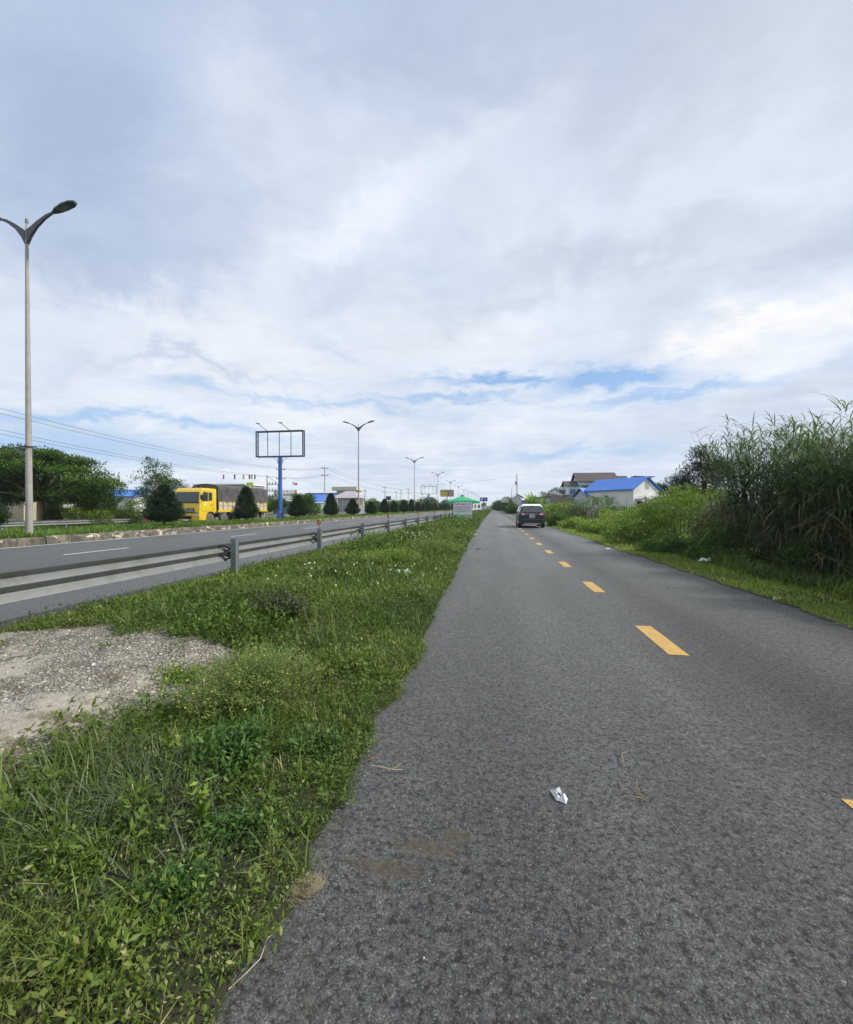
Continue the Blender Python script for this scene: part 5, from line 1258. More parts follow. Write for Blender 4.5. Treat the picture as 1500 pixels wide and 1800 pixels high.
for sx in (-1, 1):
    q = slab_([(sx * .50, .045, .93), (sx * .90, .16, .95), (sx * .88, .17, 1.12), (sx * .56, .09, 1.08)], .035, (sx * .25, -1, .1)).build('tail_light', RED, su)
    slab_([(sx * .50, .03, .93), (sx * .74, .06, .935), (sx * .74, .065, .985), (sx * .52, .04, .985)], .03, (sx * .25, -1, .1)).build('reverse_lamp', WHITEP, q)
    slab_([(sx * .60, -.005, .42), (sx * .82, .03, .43), (sx * .82, .03, .50), (sx * .62, -.005, .48)], .02, (0, -1, 0)).build('bumper_reflector', RED, su)
    for yy in (.88, 3.65): wheel(su, sx * .80, yy, .34, .24, sx, BLACK, CHROME)
    X1 = sx * .845
    slab_([(X1 * 1.055, .75, 1.07), (X1 * 1.055, 2.95, 1.07), (X1 * .93, 2.55, 1.50), (X1 * .91, .95, 1.53)], .012, (sx, 0, .25)).build('side_window', GL, su)
    m = MB(); m.box((sx * 1.02, 2.75, 1.10), (.20, .12, .15)); m.box((sx * .93, 2.78, 1.06), (.1, .05, .05)); m.build('mirror', BLACK, su, bevel=.025)
    m = MB(); [m.tube([(X1 * .80, .7, 1.66), (X1 * .80, .75, 1.72), (X1 * .80, 2.2, 1.73), (X1 * .80, 2.3, 1.68)], .016, 5)]; m.build('roof_rail', DARKST, su)
m = MB(); m.box((0, -.01, .46), (1.62, .16, .36)); m.build('rear_bumper', pmat('black_plastic', (.02, .021, .023), .6), su, bevel=.05)
MB().box((0, -.10, .30), (1.1, .03, .05)).build('bumper_trim', CHROME, su)
MB().box((0, .055, .99), (.95, .02, .022)).build('tailgate_trim', CHROME, su); MB().tube([(0, .04, .995), (0, .065, .995)], .05, 12).build('emblem', CHROME, su)
pl_ = MB().box((0, .005, .83), (.34, .03, .21)).build('number_plate', WHITEP, su)
m = MB(); [m.box((x, -.015, z), (.045, .01, .06)) for z, xs_ in ((.87, (-.08, -.02, .05, .1)), (.79, (-.1, -.04, .03, .09, .13))) for x in xs_]; m.build('plate_digits', DARKST, pl_)
MB().box((-.48, .045, .79), (.2, .02, .03)).build('badge', CHROME, su)
MB().tube([(0, .9, 1.67), (0, .82, 1.74)], .012, 5).build('antenna', BLACK, su)

# red motorbike behind the far guardrail
mbk = empty('motorbike', (*at(247, 38.6), -.2), 'red motorbike parked between the olive bush and the first shrub', 'motorbike', rz=R(-35))
for yy in (-.62, .62):
    m = MB(); m.tube([(.0, yy + .28 * math.cos(a), .30 + .28 * math.sin(a)) for a in np.linspace(0, 6.283, 21)], .045, 6, cap=False); m.tube([(-.02, yy, .3), (.02, yy, .3)], .08, 8)
    for a in np.linspace(0, math.pi, 5)[:-1]: m.tube([(0, yy - .27 * math.cos(a), .3 - .27 * math.sin(a)), (0, yy + .27 * math.cos(a), .3 + .27 * math.sin(a))], .008, 4)
    m.build('wheel', BLACK, mbk)
RB = pmat('red_fairing', (.55, .02, .03), .35, coat=.5)
MB().prism([(-.42, .45), (-.50, .98), (-.34, 1.0), (-.22, .62), (.18, .52), (.25, .66), (.75, .80), (.78, .70), (.5, .48), (.1, .36), (-.25, .36)], -.11, .11, 'x').build('body', RB, mbk, bevel=.03)
MB().box((0, .28, .80), (.22, .72, .10)).build('seat', BLACK, mbk, bevel=.03)
m = MB(); m.tube([(-.33, -.36, 1.06), (0, -.46, 1.02), (.33, -.36, 1.06)], .018, 6); m.tube([(0, -.47, 1.02), (0, -.62, .30)], .03, 6); m.build('handlebar', DARKST, mbk)
MB().ball((0, -.55, .95), (.10, .07, .09)).build('headlight', LAMPG, mbk); MB().box((0, -.66, .62), (.14, .34, .04), rx=-.2).build('mudguard', RB, mbk)
MB().prism([(-.1, .3), (.25, .25), (.25, .45), (-.05, .5)], -.13, .13, 'x').build('engine', DARKST, mbk, bevel=.02)

# row of white vehicles far along the highway shoulder
VW = pmat('white_van_paint', (.62, .64, .66), .4, coat=.3, var=.05)
def van(loc, L, H, label, nwin):
    e = empty('white_van', loc, label, 'van', 'white vehicles far along the highway')
    MB().prism([(0, .35), (-.05, .9), (.35, 1.25), (.75, H - .15), (1.0, H), (L, H), (L + .05, .35)], -1., 1., 'x').build('body', VW, e, smooth=True, bevel=.06)
    slab_([(-.86, .36, 1.3), (.86, .36, 1.3), (.8, .74, H - .25), (-.8, .74, H - .25)], .02, (0, -.9, .35)).build('windscreen', GL, e)
    for sx in (-1, 1):
        for k in range(nwin): slab_([(sx * 1.002, 1.05 + k * 1.15, 1.35), (sx * 1.002, 2.05 + k * 1.15, 1.35), (sx * 1.002, 2.05 + k * 1.15, H - .35), (sx * 1.002, 1.1 + k * 1.15, H - .35)], .012, (sx, 0, 0)).build('side_window', GL, e)
        for yy in (.9, L - 1.1): wheel(e, sx * .86, yy, .38, .24, sx, BLACK, CHROME)
        MB().box((sx * .75, -.06, .85), (.32, .08, .2)).build('headlight', LAMPG, e)
    MB().box((0, -.08, .5), (1.9, .1, .25)).build('bumper', BLACK, e); return e
van((-7.2, 112, 0), 6.0, 2.5, 'white minibus with dark windscreen just right of the signboard', 4)
van((-7.0, 128, 0), 9.0, 2.9, 'long white coach body behind the first white minibus', 1)
van((-7.0, 152, 0), 12.0, 3.0, 'white lorry body third in the row along the highway', 1)
van((-6.8, 190, 0), 12.0, 3.2, 'farthest white vehicle of the row before the bridge', 1)

# ------------------------------------------------------------ drinks stall
SX, SY = at(813.5, 38.5)
GRN = pmat('green_parasol_cloth', (.05, .42, .20), .7, var=.12, vs=2.)
tcl = NT(GRN.node_tree); bb_ = GRN.node_tree.nodes['Principled BSDF']; bb_.inputs['Transmission Weight'].default_value = 0
tr_ = tcl.new('ShaderNodeBsdfTranslucent'); tr_.inputs[0].default_value = (.08, .6, .28, 1); mx = tcl.new('ShaderNodeMixShader'); mx.inputs[0].default_value = .3
tcl.l.new(bb_.outputs[0], mx.inputs[1]); tcl.l.new(tr_.outputs[0], mx.inputs[2]); tcl.l.new(mx.outputs[0], GRN.node_tree.nodes['Material Output'].inputs[0])
pa = empty('parasol', (SX - .15, SY + 1.5, 0), 'large green square parasol over the roadside drinks stall', 'parasol', rz=R(12))
MB().tube([(0, 0, 0), (0, 0, 2.62)], .03, 8).build('pole', WHITEP, pa); MB().tube([(0, 0, 0), (0, 0, .1)], [.3, .26], 12).build('base', CONC, pa)
m = MB(); ns = 8; hw = 1.42; top_ = (0, 0, 2.55); rim_ = []
for k in range(4):
    for j in range(ns):
        u = j / ns; cn = [(-hw, -hw), (hw, -hw), (hw, hw), (-hw, hw)]; a, b_ = cn[k], cn[(k + 1) % 4]
        rim_.append((a[0] + (b_[0] - a[0]) * u, a[1] + (b_[1] - a[1]) * u, 1.98 + .10 * math.sin(math.pi * u)))
mid = [(x * .5, y * .5, (z + 2.55) / 2 - .03 + .0) for x, y, z in rim_]; low = [(x * 1.0, y * 1.0, z - .17) for x, y, z in rim_]; n_ = len(rim_)
m.add([top_] + mid + rim_ + low, [(0, 1 + i, 1 + (i + 1) % n_) for i in range(n_)] + [(1 + i, 1 + n_ + i, 1 + n_ + (i + 1) % n_, 1 + (i + 1) % n_) for i in range(n_)] + [(1 + n_ + i, 1 + 2 * n_ + i, 1 + 2 * n_ + (i + 1) % n_, 1 + n_ + (i + 1) % n_) for i in range(n_)])
cano = m.build('canopy', GRN, pa)
m = MB(); fy = -.80; m.add([(-.30, -.69, 2.285), (.30, -.69, 2.285), (.34, -.92, 2.20), (-.34, -.92, 2.20)], [(0, 1, 2, 3)]); m.build('logo_patch', pmat('pale_logo', (.55, .68, .66), .7), cano)
m = MB(); m.ball((0, 0, 2.60), (.22, .22, .06)); m.build('cap', GRN, pa)
for sx in (-1, 1):
    for sy in (-1, 1): MB().tube([(0, 0, 2.0), (sx * .7, sy * .7, 2.2)], .012, 5).build('rib', WHITEP, pa)
sb = empty('signboard', (SX, SY, 0), 'white drinks signboard reading CAFÉ MANG ĐI with fruit pictures', 'sign', rz=R(3))
W_, H_ = 1.66, 1.52; z0 = .40
MB().box((0, 0, z0 + H_ / 2), (W_, .05, H_)).build('board', pmat('sign_white', (.62, .68, .74), .5, var=.04), sb)
m = MB(); [m.box((x, .01, z0 + H_ / 2), (.035, .07, H_ + .06)) for x in (-W_ / 2, W_ / 2)]; [m.box((0, .01, z), (W_, .07, .035)) for z in (z0 - .01, z0 + H_ + .01)]; m.build('frame', pmat('aluminium', (.55, .56, .57), .4, .4), sb)
MB().box((.0, .3, .9), (.05, .05, 1.8), rx=.3).build('leg', DARKST, sb)
for sx in (-.75, .75): MB().box((sx, .02, .2), (.05, .05, .42)).build('leg', DARKST, sb)
def text(s, x, z, size, mat, parent, name='lettering', w_=None, y=-.032):
    cu = bpy.data.curves.new(name, 'FONT'); cu.body = s; cu.size = size; cu.align_x = 'CENTER'; cu.extrude = .003; cu.offset = size * .02
    o = bpy.data.objects.new(name, cu); C.objects.link(o); bpy.context.view_layer.update()
    me = bpy.data.meshes.new_from_object(o.evaluated_get(bpy.context.evaluated_depsgraph_get())); bpy.data.objects.remove(o)
    me.materials.clear(); me.materials.append(mat)
    o = bpy.data.objects.new(name, me); C.objects.link(o); o.parent = parent; o.rotation_euler = (R(90), 0, 0); o.location = (x, y, z)
    if w_: xs_ = [v.co.x for v in me.vertices]; k = w_ / (max(xs_) - min(xs_)); o.scale = (k, 1, 1)
    return o
RT = pmat('red_letters', (.45, .02, .04), .5); NT_ = pmat('navy_letters', (.02, .03, .22), .5); OT = pmat('orange_letters', (.52, .10, .02), .5)
text('CAFÉ  MANG  ĐI', 0, 1.68, .20, RT, sb, w_=1.44); text('NƯỚC MÍA SẦU RIÊNG', 0, 1.42, .15, RT, sb, w_=1.42)
text('TRÀ ỔI MATCHA CACAO', 0, 1.21, .12, NT_, sb, w_=1.42); text('NƯỚC SÂM RAU MÁ, DỪA', 0, 1.04, .11, OT, sb, w_=1.25)
m = MB(); m.box((0, -.030, .62), (1.58, .006, .40)); m.build('printed_band', pmat('teal_print', (.16, .42, .46), .6, var=.3, vs=4), sb)
for x, z, r_, c_ in ((-.36, .80, .11, (.50, .48, .10)), (.28, .78, .12, (.55, .48, .08)), (.56, .66, .12, (.65, .28, .04)), (-.62, .66, .10, (.12, .10, .22)), (0, .62, .09, (.25, .42, .06)), (-.12, .56, .07, (.5, .42, .05)), (.14, .56, .06, (.08, .2, .1)), (-.62, .55, .06, (.3, .1, .12))):
    MB().tube([(x, -.034, z), (x, -.042, z)], r_, 16).build('fruit_picture', pmat('fruit_%02d' % int(r_ * 100 + c_[0] * 97 + c_[1] * 31), c_, .5), sb)
e = empty('wooden_crate', (SX - .48, SY + .1, 0), 'brown wooden crate under the left half of the signboard', 'crate')
m = MB(); [m.box((0, sy * .2, .06 + .11 * k), (.62, .02, .09)) for k in range(3) for sy in (-1, 1)]; m.build('slats', pmat('crate_wood', (.20, .13, .06), .8), e); m = MB(); [m.box((sx * .3, 0, .16), (.03, .38, .32)) for sx in (-1, 1)]; m.build('end_board', BARK, e)
e = empty('cooler_box', (SX + .22, SY + .1, 0), 'dark box with a grey lid under the right half of the signboard', 'box')
MB().box((0, 0, .14), (.5, .4, .28)).build('box', pmat('black_box', (.02, .02, .022), .5), e, bevel=.02); MB().box((0, 0, .31), (.53, .43, .06)).build('lid', pmat('grey_lid', (.5, .5, .5), .5), e, bevel=.015)
# ------------------------------------------------------------ right side: reeds
def reed_clump(seed, H=3.7, R_=1.0, nc=95):
    r = np.random.default_rng(seed); st = MB(); lf = Leaves(); dr = Leaves(); B = []; Az = []; T = []; Hh = []
    for i in range(nc):
        a = r.uniform(0, 6.283); q = R_ * math.sqrt(r.random()); h = H * r.uniform(.62, 1.04); lx, ly = r.normal(0, .18, 2) * h * .6
        b0 = Vector((q * math.cos(a), q * math.sin(a), -.1)); p = [b0 + Vector((lx * t_ ** 2, ly * t_ ** 2, h * t_)) for t_ in (0, .33, .66, 1)]
        st.tube(p, [.007, .0065, .005, .002], 4, cap=False)
        n = 34; t_ = np.sort(r.uniform(.10, 1.0, n) ** .8); az0 = r.uniform(0, 6.283)
        for k in range(n):
            B.append((b0.x + lx * t_[k] ** 2, b0.y + ly * t_[k] ** 2, -.1 + h * t_[k])); Az.append(az0 + math.pi * (k % 2) + r.normal(0, .5)); T.append(t_[k]); Hh.append(h)
    B = np.array(B); Az = np.array(Az); T = np.array(T); N = len(B)
    lf.blade(B, Az, r.uniform(.40, .85, N) * (1.1 - .35 * T), r.uniform(.022, .042, N), r.uniform(.35, 1.2, N), r.uniform(.5, 2.4, N), np.clip(.25 + .35 * T + .65 * (r.random(N) - .5), 0, 1), 5)
    M_ = int(nc * 9); b = np.stack([r.normal(0, R_ * .55, M_), r.normal(0, R_ * .55, M_), r.uniform(.15, 1.0, M_) + r.random(M_) * 1.0], 1)
    dr.blade(b, r.uniform(0, 6.283, M_), r.uniform(.3, .7, M_), r.uniform(.010, .024, M_), r.uniform(1.2, 2.6, M_), r.uniform(-.6, 1.2, M_), r.random(M_), 4)
    for _ in range(9):
        a = r.uniform(0, 6.283); p0 = Vector((r.normal(0, .5), r.normal(0, .5), .05)); L_ = r.uniform(1.2, 2.4); th = r.uniform(.6, 1.3)
        st.tube([p0, p0 + Vector((math.cos(a) * math.sin(th), math.sin(a) * math.sin(th), math.cos(th))) * L_], [.012, .006], 4, cap=False)
    return st, lf, dr
reeds = []
spots = [(7.65, 13.6, 1.10), (7.5, 12.1, .98), (7.4, 10.5, .93), (7.5, 9.0, .98), (7.6, 7.5, 1.0), (7.8, 6.0, .98), (8.0, 4.4, .95),
         (9.2, 14.0, 1.04), (9.1, 12.2, 1.0), (9.1, 10.4, 1.0), (9.1, 8.6, 1.04), (9.3, 6.8, 1.05), (9.5, 5.0, 1.0), (10.8, 13.0, 1.05), (10.8, 11, 1.05), (10.8, 9, 1.08)]
rl = ['front clump at the left end of the tall reed thicket', 'front reed clump second from the left end', 'front reed clump in the middle of the thicket', 'front reed clump right of the middle', 'front reed clump near the right photo edge', 'front reed clump cut by the right photo edge', 'front reed clump just outside the right edge',
      'back clump at the left end of the reed thicket', 'back reed clump second from the left end', 'back reed clump in the middle of the thicket', 'back reed clump right of the middle', 'back reed clump near the right photo edge', 'back reed clump outside the right edge', 'rearmost left reed clump', 'rearmost middle reed clump', 'rearmost right reed clump']
for i, (x, y, sc) in enumerate(spots):
    lab = 'tall dark green reeds with dry stalks below, ' + rl[i]
    lab = ' '.join(lab.split()[:16])
    if i < 4:
        e = empty('reed_clump', (x, y, -.12), lab, 'reeds', 'clumps of tall reeds right of the road'); st, lf, dr = reed_clump(100 + i)
        st.build('stalks', CANE, e); lf.build('leaves', L_REED, e); dr.build('dry_leaves', L_DRY, e); e.scale = (sc, sc, sc); reeds.append(e)
    else: copy_tree(reeds[i % 4], (x, y, -.12), i * 1.7, lab, sc)
# ------------------------------------------------------------ right side: bushes and trees
GB = 'wild bushes right of the road'
def rb(name, label, px, s, lobes, n, L, LM, seed, z=-.15, wr=.36, **k): return bush(name, label, 'bush', *at(px, s), z, lobes, n, L, wr, LM, seed, GB, **k)
rb('vine_bush', 'large rounded bright green bush left of the reeds', 1195, 16.8, [(0, 0, 1.05, 1.6, 1.6, 1.15), (-1.3, 0, .8, 1.1, 1.2, .9), (1.1, -.2, 1.25, 1.0, 1.1, 1.05), (.3, .5, 1.7, .9, .9, .75), (-2.2, -.3, .55, .8, .9, .6), (-.6, .3, 1.4, .8, .8, .6)], 26000, .085, L_BUSH, 81, tc=(.05, .9), flowers=140)
rb('vine_bush', 'dry brown-green tangle between the round bush and the reeds', 1262, 14.0, [(0, 0, .8, .8, .9, .9), (.5, .3, 1.2, .6, .6, .7)], 7000, .085, L_DARKW, 82, tc=(.3, 1.))
rb('low_bush', 'low dark green leafy bush at the foot of the large round bush', 1170, 13.6, [(0, 0, .28, .62, .5, .38), (.5, .1, .22, .5, .45, .33), (-.5, 0, .2, .45, .4, .3)], 6500, .065, L_BUSHD, 83, tc=(.3, 1.), wr=.5)
rb('low_bush', 'low dark creeper mound at the foot of the reeds', 1262, 11.4, [(0, 0, .15, .6, .5, .32), (.6, -.2, .12, .55, .5, .28), (1.2, -.7, .1, .5, .5, .25)], 6000, .06, L_BUSHD, 84, tc=(.1, .8), wr=.5)
rb('vine_bush', 'leafy green bush against the left foot of the reeds', 1290, 12.3, [(0, 0, .6, .8, .6, .65), (.8, -.3, .45, .7, .5, .5), (-.6, 0, .4, .6, .5, .5)], 8000, .075, L_BUSHD, 85, tc=(.2, 1.))
rb('vine_bush', 'dark leafy bush against the reeds near the right photo edge', 1430, 9.2, [(0, 0, .35, .7, .45, .5), (.9, -.6, .3, .7, .5, .42)], 6500, .065, L_BUSHD, 86, tc=(.1, .9))
BL = [(1112, 19.5, 1.3, 1.15, L_BUSH, 'green flowering bush left of the large round bush'), (1062, 23.5, 1.3, .80, L_BUSH, 'low flowering green bush in front of the fence posts'), (1022, 29, 1.5, .85, L_BUSH, 'low bright bush left of the fence posts near the road'),
      (985, 33, 1.3, 1.1, L_BUSHD, 'brownish green bush right behind the dark SUV'), (1008, 40, 2.1, 1.9, L_DARKW, 'dull brown-green bush behind the small road marker'), (975, 46, 2.2, 2.45, L_BUSH, 'lime green bush right of the SUV roof'), (1042, 52, 3.4, 3.0, L_REED, 'dark blue-green feathery thicket before the pale blue house'),
      (1078, 47, 2.2, 2.0, L_BUSHD, 'green bush below the awnings of the blue-roofed house'), (1112, 42, 2.2, 1.75, L_BUSHD, 'dark green bush below the right gable of the blue-roofed house'), (1140, 32, 2.0, 1.7, L_BUSH, 'light green bush just left of the large round bush, farther back'), (1085, 33, 2.0, 1.25, L_BUSH, 'yellow-green low bush right behind the fence posts'),
      (1150, 24, 1.6, 1.55, L_BUSH, 'green bush directly behind the left shoulder of the round bush'), (948, 58, 2.0, 2.2, L_BUSH, 'green bush above the SUV roof on the right'), (1000, 62, 3, 2.8, L_BUSHD, 'green bush before the brown wall'), (1215, 27, 2.6, 2.6, L_BUSH, 'bush behind the large round bush before the dark tree'), (1060, 40, 1.9, 1.5, L_BUSH, 'pale green bush far behind the fence posts')]
for i, (px, s, R_, H, LM, lab) in enumerate(BL):
    rb('wild_bush', lab, px, s, lobes_(200 + i, 8, R_, H, .12, .48), int(4200 + 60000 / s), .05 + s * .0030, LM, 90 + i, tc=(.1, .95), flowers=60 if i < 3 or i == 10 else 0)
# low growth over the right field
fw = Leaves(); N = 60000; y = 12 + 150 * rng.random(N) ** 1.9; x = 5.2 + rng.random(N) * (2.2 + (y - 8) * .32)
k = x > XE_R + .9 + .8 * fbm(x, y, .4, 7); x, y = x[k], y[k]; N = len(x)
h = (.15 + .75 * fbm(x, y, .35, 15) * np.clip((x - 5) / 2.2, .25, 1)) * (1 + (y > 40) * .4); z = -.12 + h * rng.random(N) ** .6; s = (.05 + .0052 * y) * rng.uniform(.6, 1.3, N)
fw.leaf(np.stack([x, y, z], 1), rdir(N, .5), rdir(N, 1.4), s, s * .38, np.clip(.2 + .6 * fbm(x, y, .5, 19) + .45 * (rng.random(N) - .4) + .25 * (z / h - .5), 0, .97), .12)
q = rng.integers(0, N, 900); q = q[y[q] < 60]; P_ = np.stack([x[q], y[q], -.12 + h[q] * 1.05], 1); fw.leaf(P_, rdir(len(q), 1), rdir(len(q), 2), s[q] * .35, s[q] * .35, 1.0, .1)
tag(fw.build('wild_growth', L_BUSH), 'rank green growth with white flowers between the road and the houses', 'undergrowth', kind='stuff')
lf_ = Leaves(); N = 26000; y = 5 + 150 * rng.random(N) ** 1.3; x = -33.0 - 4.0 * rng.random(N) ** 1.2 * (1 + y * .01); s = (.05 + .004 * y) * rng.uniform(.6, 1.2, N)
k = (y < 50) | (rng.random(N) < .5); x, y, s = x[k], y[k], s[k]; N = len(x)
lf_.leaf(np.stack([x, y, -.2 + .22 * rng.random(N)], 1), rdir(N, .5), rdir(N, 1.4), s, s * .38, np.clip(.25 + .5 * rng.random(N), 0, .95), .12)
tag(lf_.build('roadside_growth', L_BUSH), 'low green growth beyond the far guardrail', 'undergrowth', kind='stuff')
X_, Y_ = at(1238, 31)
bush('mango_tree', 'dark dense mango tree rising behind the reeds', 'tree', X_, Y_, -.3, [(0, 0, 3.6, 1.9, 1.8, 1.5), (-1.5, 0, 3.0, 1.3, 1.3, 1.1), (.2, 0, 5.0, 1.1, 1.1, .9), (1.5, 0, 4.2, 1.5, 1.5, 1.2), (-.3, 0, 5.7, .6, .6, .45), (-2.0, 0, 2.4, .9, .9, .8), (0, 0, 2.2, 2.2, 1.8, .9)], 22000, .20, .28, L_DTREE, 130, 'trees right of the road', (2.4, .15), (.0, .8), droop=.35, shell=.4)
TL = [(1152, 78, 1.5, 7.0, 'thin sparse tree right of the blue-roofed house'), (978, 98, 2.4, 6.9, 'airy tree left of the pale blue house'), (957, 118, 2.0, 6.4, 'small airy tree above the grey sheds'), (937, 130, 1.3, 5.4, 'tiny tree over the far shed roof')]
for i, (px, s, R_, H, lab) in enumerate(TL):
    bush('sparse_tree', lab, 'tree', *at(px, s), -.3, lobes_(300 + i, 9, R_, H, .45, .36), 2600, .34, .4, L_BUSHD, 140 + i, 'trees right of the road', (H * .55, .09), (.1, .6), shell=.2)
FL = [(898, 118, 2.2, 4.6), (890, 135, 2.6, 4.9), (883, 160, 2.8, 4.6), (879, 200, 3.2, 4.6), (877, 250, 3.6, 4.4), (905, 96, 1.8, 2.8), (893, 105, 1.6, 2.4), (920, 84, 2.2, 2.3), (928, 70, 1.6, 1.9)]
fl_ = ['left of the small blue-gabled house', 'second left of the small blue-gabled house', 'third left of the blue-gabled house', 'near the road vanishing point on the right', 'farthest right-hand tree at the vanishing point', 'low, at the foot of the blue-gabled house', 'low, beside the road before the far trees', 'low, behind the SUV mirror', 'low, left above the SUV roof']
for i, (px, s, R_, H) in enumerate(FL):
    bush('roadside_tree', 'dark green roadside tree, ' + fl_[i], 'tree', *at(px, s), -.3, lobes_(320 + i, 8, R_, H, .2, .45), 3600, .22 + s * .0016, .4, L_TREE if i % 2 else L_BUSHD, 150 + i, 'trees right of the road', (H * .4, .1), (.1, .8))
# banana plants by the sheds
def banana(loc, H, seed, label):
    r = np.random.default_rng(seed); e = empty('banana_plant', loc, label, 'banana plant', 'banana plants by the sheds')
    MB().tube([(0, 0, -.3), (0, 0, H * .5), (.02, 0, H * .62)], [.13, .11, .07], 8).build('trunk', STEM, e)
    a = Leaves(); N = 8; a.blade(np.tile([[0, 0, H * .52]], (N, 1)), np.linspace(0, 6.283, N, endpoint=False) + r.normal(0, .2, N), H * r.uniform(.6, .85, N), H * .17, r.uniform(.1, .5, N), r.uniform(.5, 1.9, N), r.uniform(.3, 1, N), 8)
    a.build('leaves', L_BANANA, e)
banana((*at(932, 64), -.2), 3.6, 1, 'pale banana plant directly above the SUV roof'); banana((*at(941, 70), -.2), 3.8, 2, 'banana plant with upright leaves right above the SUV'); banana((*at(955, 76), -.2), 3.6, 3, 'dark banana plant in front of the grey sheds')

# ------------------------------------------------------------ buildings, right
e = empty('grey_sheds', (0, 0, 0), 'long row of grey corrugated sheds on the right behind the SUV', 'shed')
CG = corrugated('grey_corrugated_wall', (.27, .29, .32), 1, .3, (.16, .15, .14, .5))
sx0, sy0 = at(966, 88); sx1, sy1 = at(914, 140)
ang = math.atan2(sy1 - sy0, sx1 - sx0); L_ = math.hypot(sx1 - sx0, sy1 - sy0); e.location = (sx0, sy0, -.2); e.rotation_euler = (0, 0, ang)
for k in range(6):
    u = L_ / 6; MB().box(((k + .5) * u, -2.5, 1.9 + .08 * (k % 2)), (u - .15, 5, 4.2)).build('shed_unit', CG, e)
    MB().box(((k + .5) * u, -2.4, 4.25 - .1 * k * .8), (u + .1, 5.9, .12), rx=-.04).build('roof', GREYR, e)
    if k % 2: MB().box(((k + .5) * u, .03, 1.2), (u * .4, .05, 2.4)).build('opening', DARKIN, e)
e = empty('block_wall', (*at(969, 84), -.2), 'pale green end wall beside the corrugated sheds', 'wall'); MB().box((0, .3, 1.9), (1.6, .25, 4.0)).build('panel', pmat('pale_green_render', (.42, .48, .42), .9), e); MB().box((-.1, .2, 3.98), (2.0, .7, .14)).build('coping', pmat('red_tile', (.35, .10, .06), .8), e)
e = empty('brown_wall', (*at(990, 82), -.2), 'brown-grey block wall below the pale blue house', 'wall', rz=-.15); m = MB(); m.prism([(-2.2, -.3), (2.6, -.3), (2.6, 3.3), (0, 3.9), (-2.2, 4.4)], -.15, .15, 'y'); m.build('panel', pmat('brown_blocks', (.21, .18, .16), .9, var=.2, vs=3), e); MB().box((-1.5, .8, 4.3), (1.6, 1.4, .9)).build('parapet', WHITEW, e)
# small blue-gabled house
e = empty('gabled_house', (*at(908.5, 108), -.2), 'small white house with blue gable roof under the utility pole', 'house')
gable_walls(e, 2.2, 3, 4.2, .85, WHITEW, 'y'); gable_roof(e, 2.2, 3, 4.25, .95, .45, pmat('indigo_roof', (.10, .14, .38), .5), 'y')
MB().box((0, -1.53, 1.2), (.8, .05, 2.2)).build('door', DARKIN, e); MB().box((-1.6, -.6, 3.0), (1.6, 3.2, .14), ry=-.35).build('porch_roof', pmat('brown_tiles', (.22, .15, .12), .8), e); MB().box((-1.5, .5, 1.2), (.9, 2.4, 2.9)).build('wall', WHITEW, e)
MB().box((-2.8, 2.5, 3.6), (1.8, 2, 1.1)).build('back_wall', WHITEW, e)
# pale blue house with brown roof
PB = pmat('pale_blue_wall', (.42, .54, .64), .85, var=.06, vs=.5); BRT = corrugated('brown_tile_roof', (.065, .055, .058), 0, .4, (.045, .038, .04, .5), .8)
hx, hy = at(1018, 92); e = empty('pale_blue_house', (hx + 3.9, hy + 4, -.2), 'two-storey pale blue house with dark brown tiled roofs', 'house')
gable_walls(e, 7.8, 7.5, 7.3, 2.1, PB); gable_roof(e, 7.8, 7.5, 7.35, 2.15, .5, BRT)
gable_walls(e, 2.6, 6.5, 7.0, 1.6, PB, cx=5.2, cy=.4); gable_roof(e, 2.6, 6.5, 7.05, 1.7, .35, BRT, cx=5.35, cy=.4)
gable_walls(e, 3.0, 4.5, 6.4, 1.0, PB, cx=-4.9, cy=-1.2); gable_roof(e, 2.6, 4.5, 6.45, 1.15, .4, BRT, cx=-5.2, cy=-1.2)
for x, z in ((-2.2, 5.3), (1.1, 5.3)): window(e, x, -3.79, z, 1.5, 1.5, 2); MB().box((x, -4.05, z + 1.05), (2.3, .7, .14), rx=.3).build('awning', BRT, e)
window(e, -5.1, -3.48, 5.0, 1.2, 1.5, 2); window(e, -6.42, -1.4, 5.0, 1.6, 1.4, 2, side='x')
for x in (-6.2, -4.0): MB().box((x, -3.7, 3), (.25, .25, 6)).build('column', WHITEW, e)
MB().box((-5.1, -3.9, 4.0), (2.7, .8, .14)).build('balcony', WHITEW, e)
# blue-roofed house
e = empty('blue_roofed_house', (20.9, 75.3, -.2), 'white house with bright blue metal roof and triangular gable, right of the pale blue one', 'house', rz=R(-55.6))
gable_walls(e, 9.6, 5.8, 4.5, 1.9, WHITEW); gable_roof(e, 9.6, 5.8, 4.55, 2.0, .35, BLUER, th=.14)
gable_walls(e, 3.0, 3.2, 3.6, 1.3, pmat('pale_grey_wall', (.42, .45, .50), .9), 'y', cx=-5.6, cy=-1.6); gable_roof(e, 3.0, 3.2, 3.65, 1.45, .35, BLUER, 'y', cx=-5.6, cy=-1.6)
lv = MB().box((4.83, .2, 5.2), (.05, .75, 1.2)).build('gable_louvre', pmat('grey_louvre', (.28, .33, .36), .7), e)
for cy in (-1.6, .6, 2.4):
    m = MB(); m.prism([(cy - .95, 3.0), (cy, 3.55), (cy + .95, 3.0), (cy + .8, 2.95), (cy, 3.4), (cy - .8, 2.95)], 4.8, 5.9, 'x'); m.build('canopy', pmat('pale_canopy', (.5, .52, .52), .7), e)
    MB().box((4.83, cy, 1.7), (.05, 1.1, 1.9)).build('opening', DARKIN, e)
MB().box((5.8, 1.0, 2.55), (2.2, 5.4, .1), ry=.06).build('porch_roof', GREYR, e)
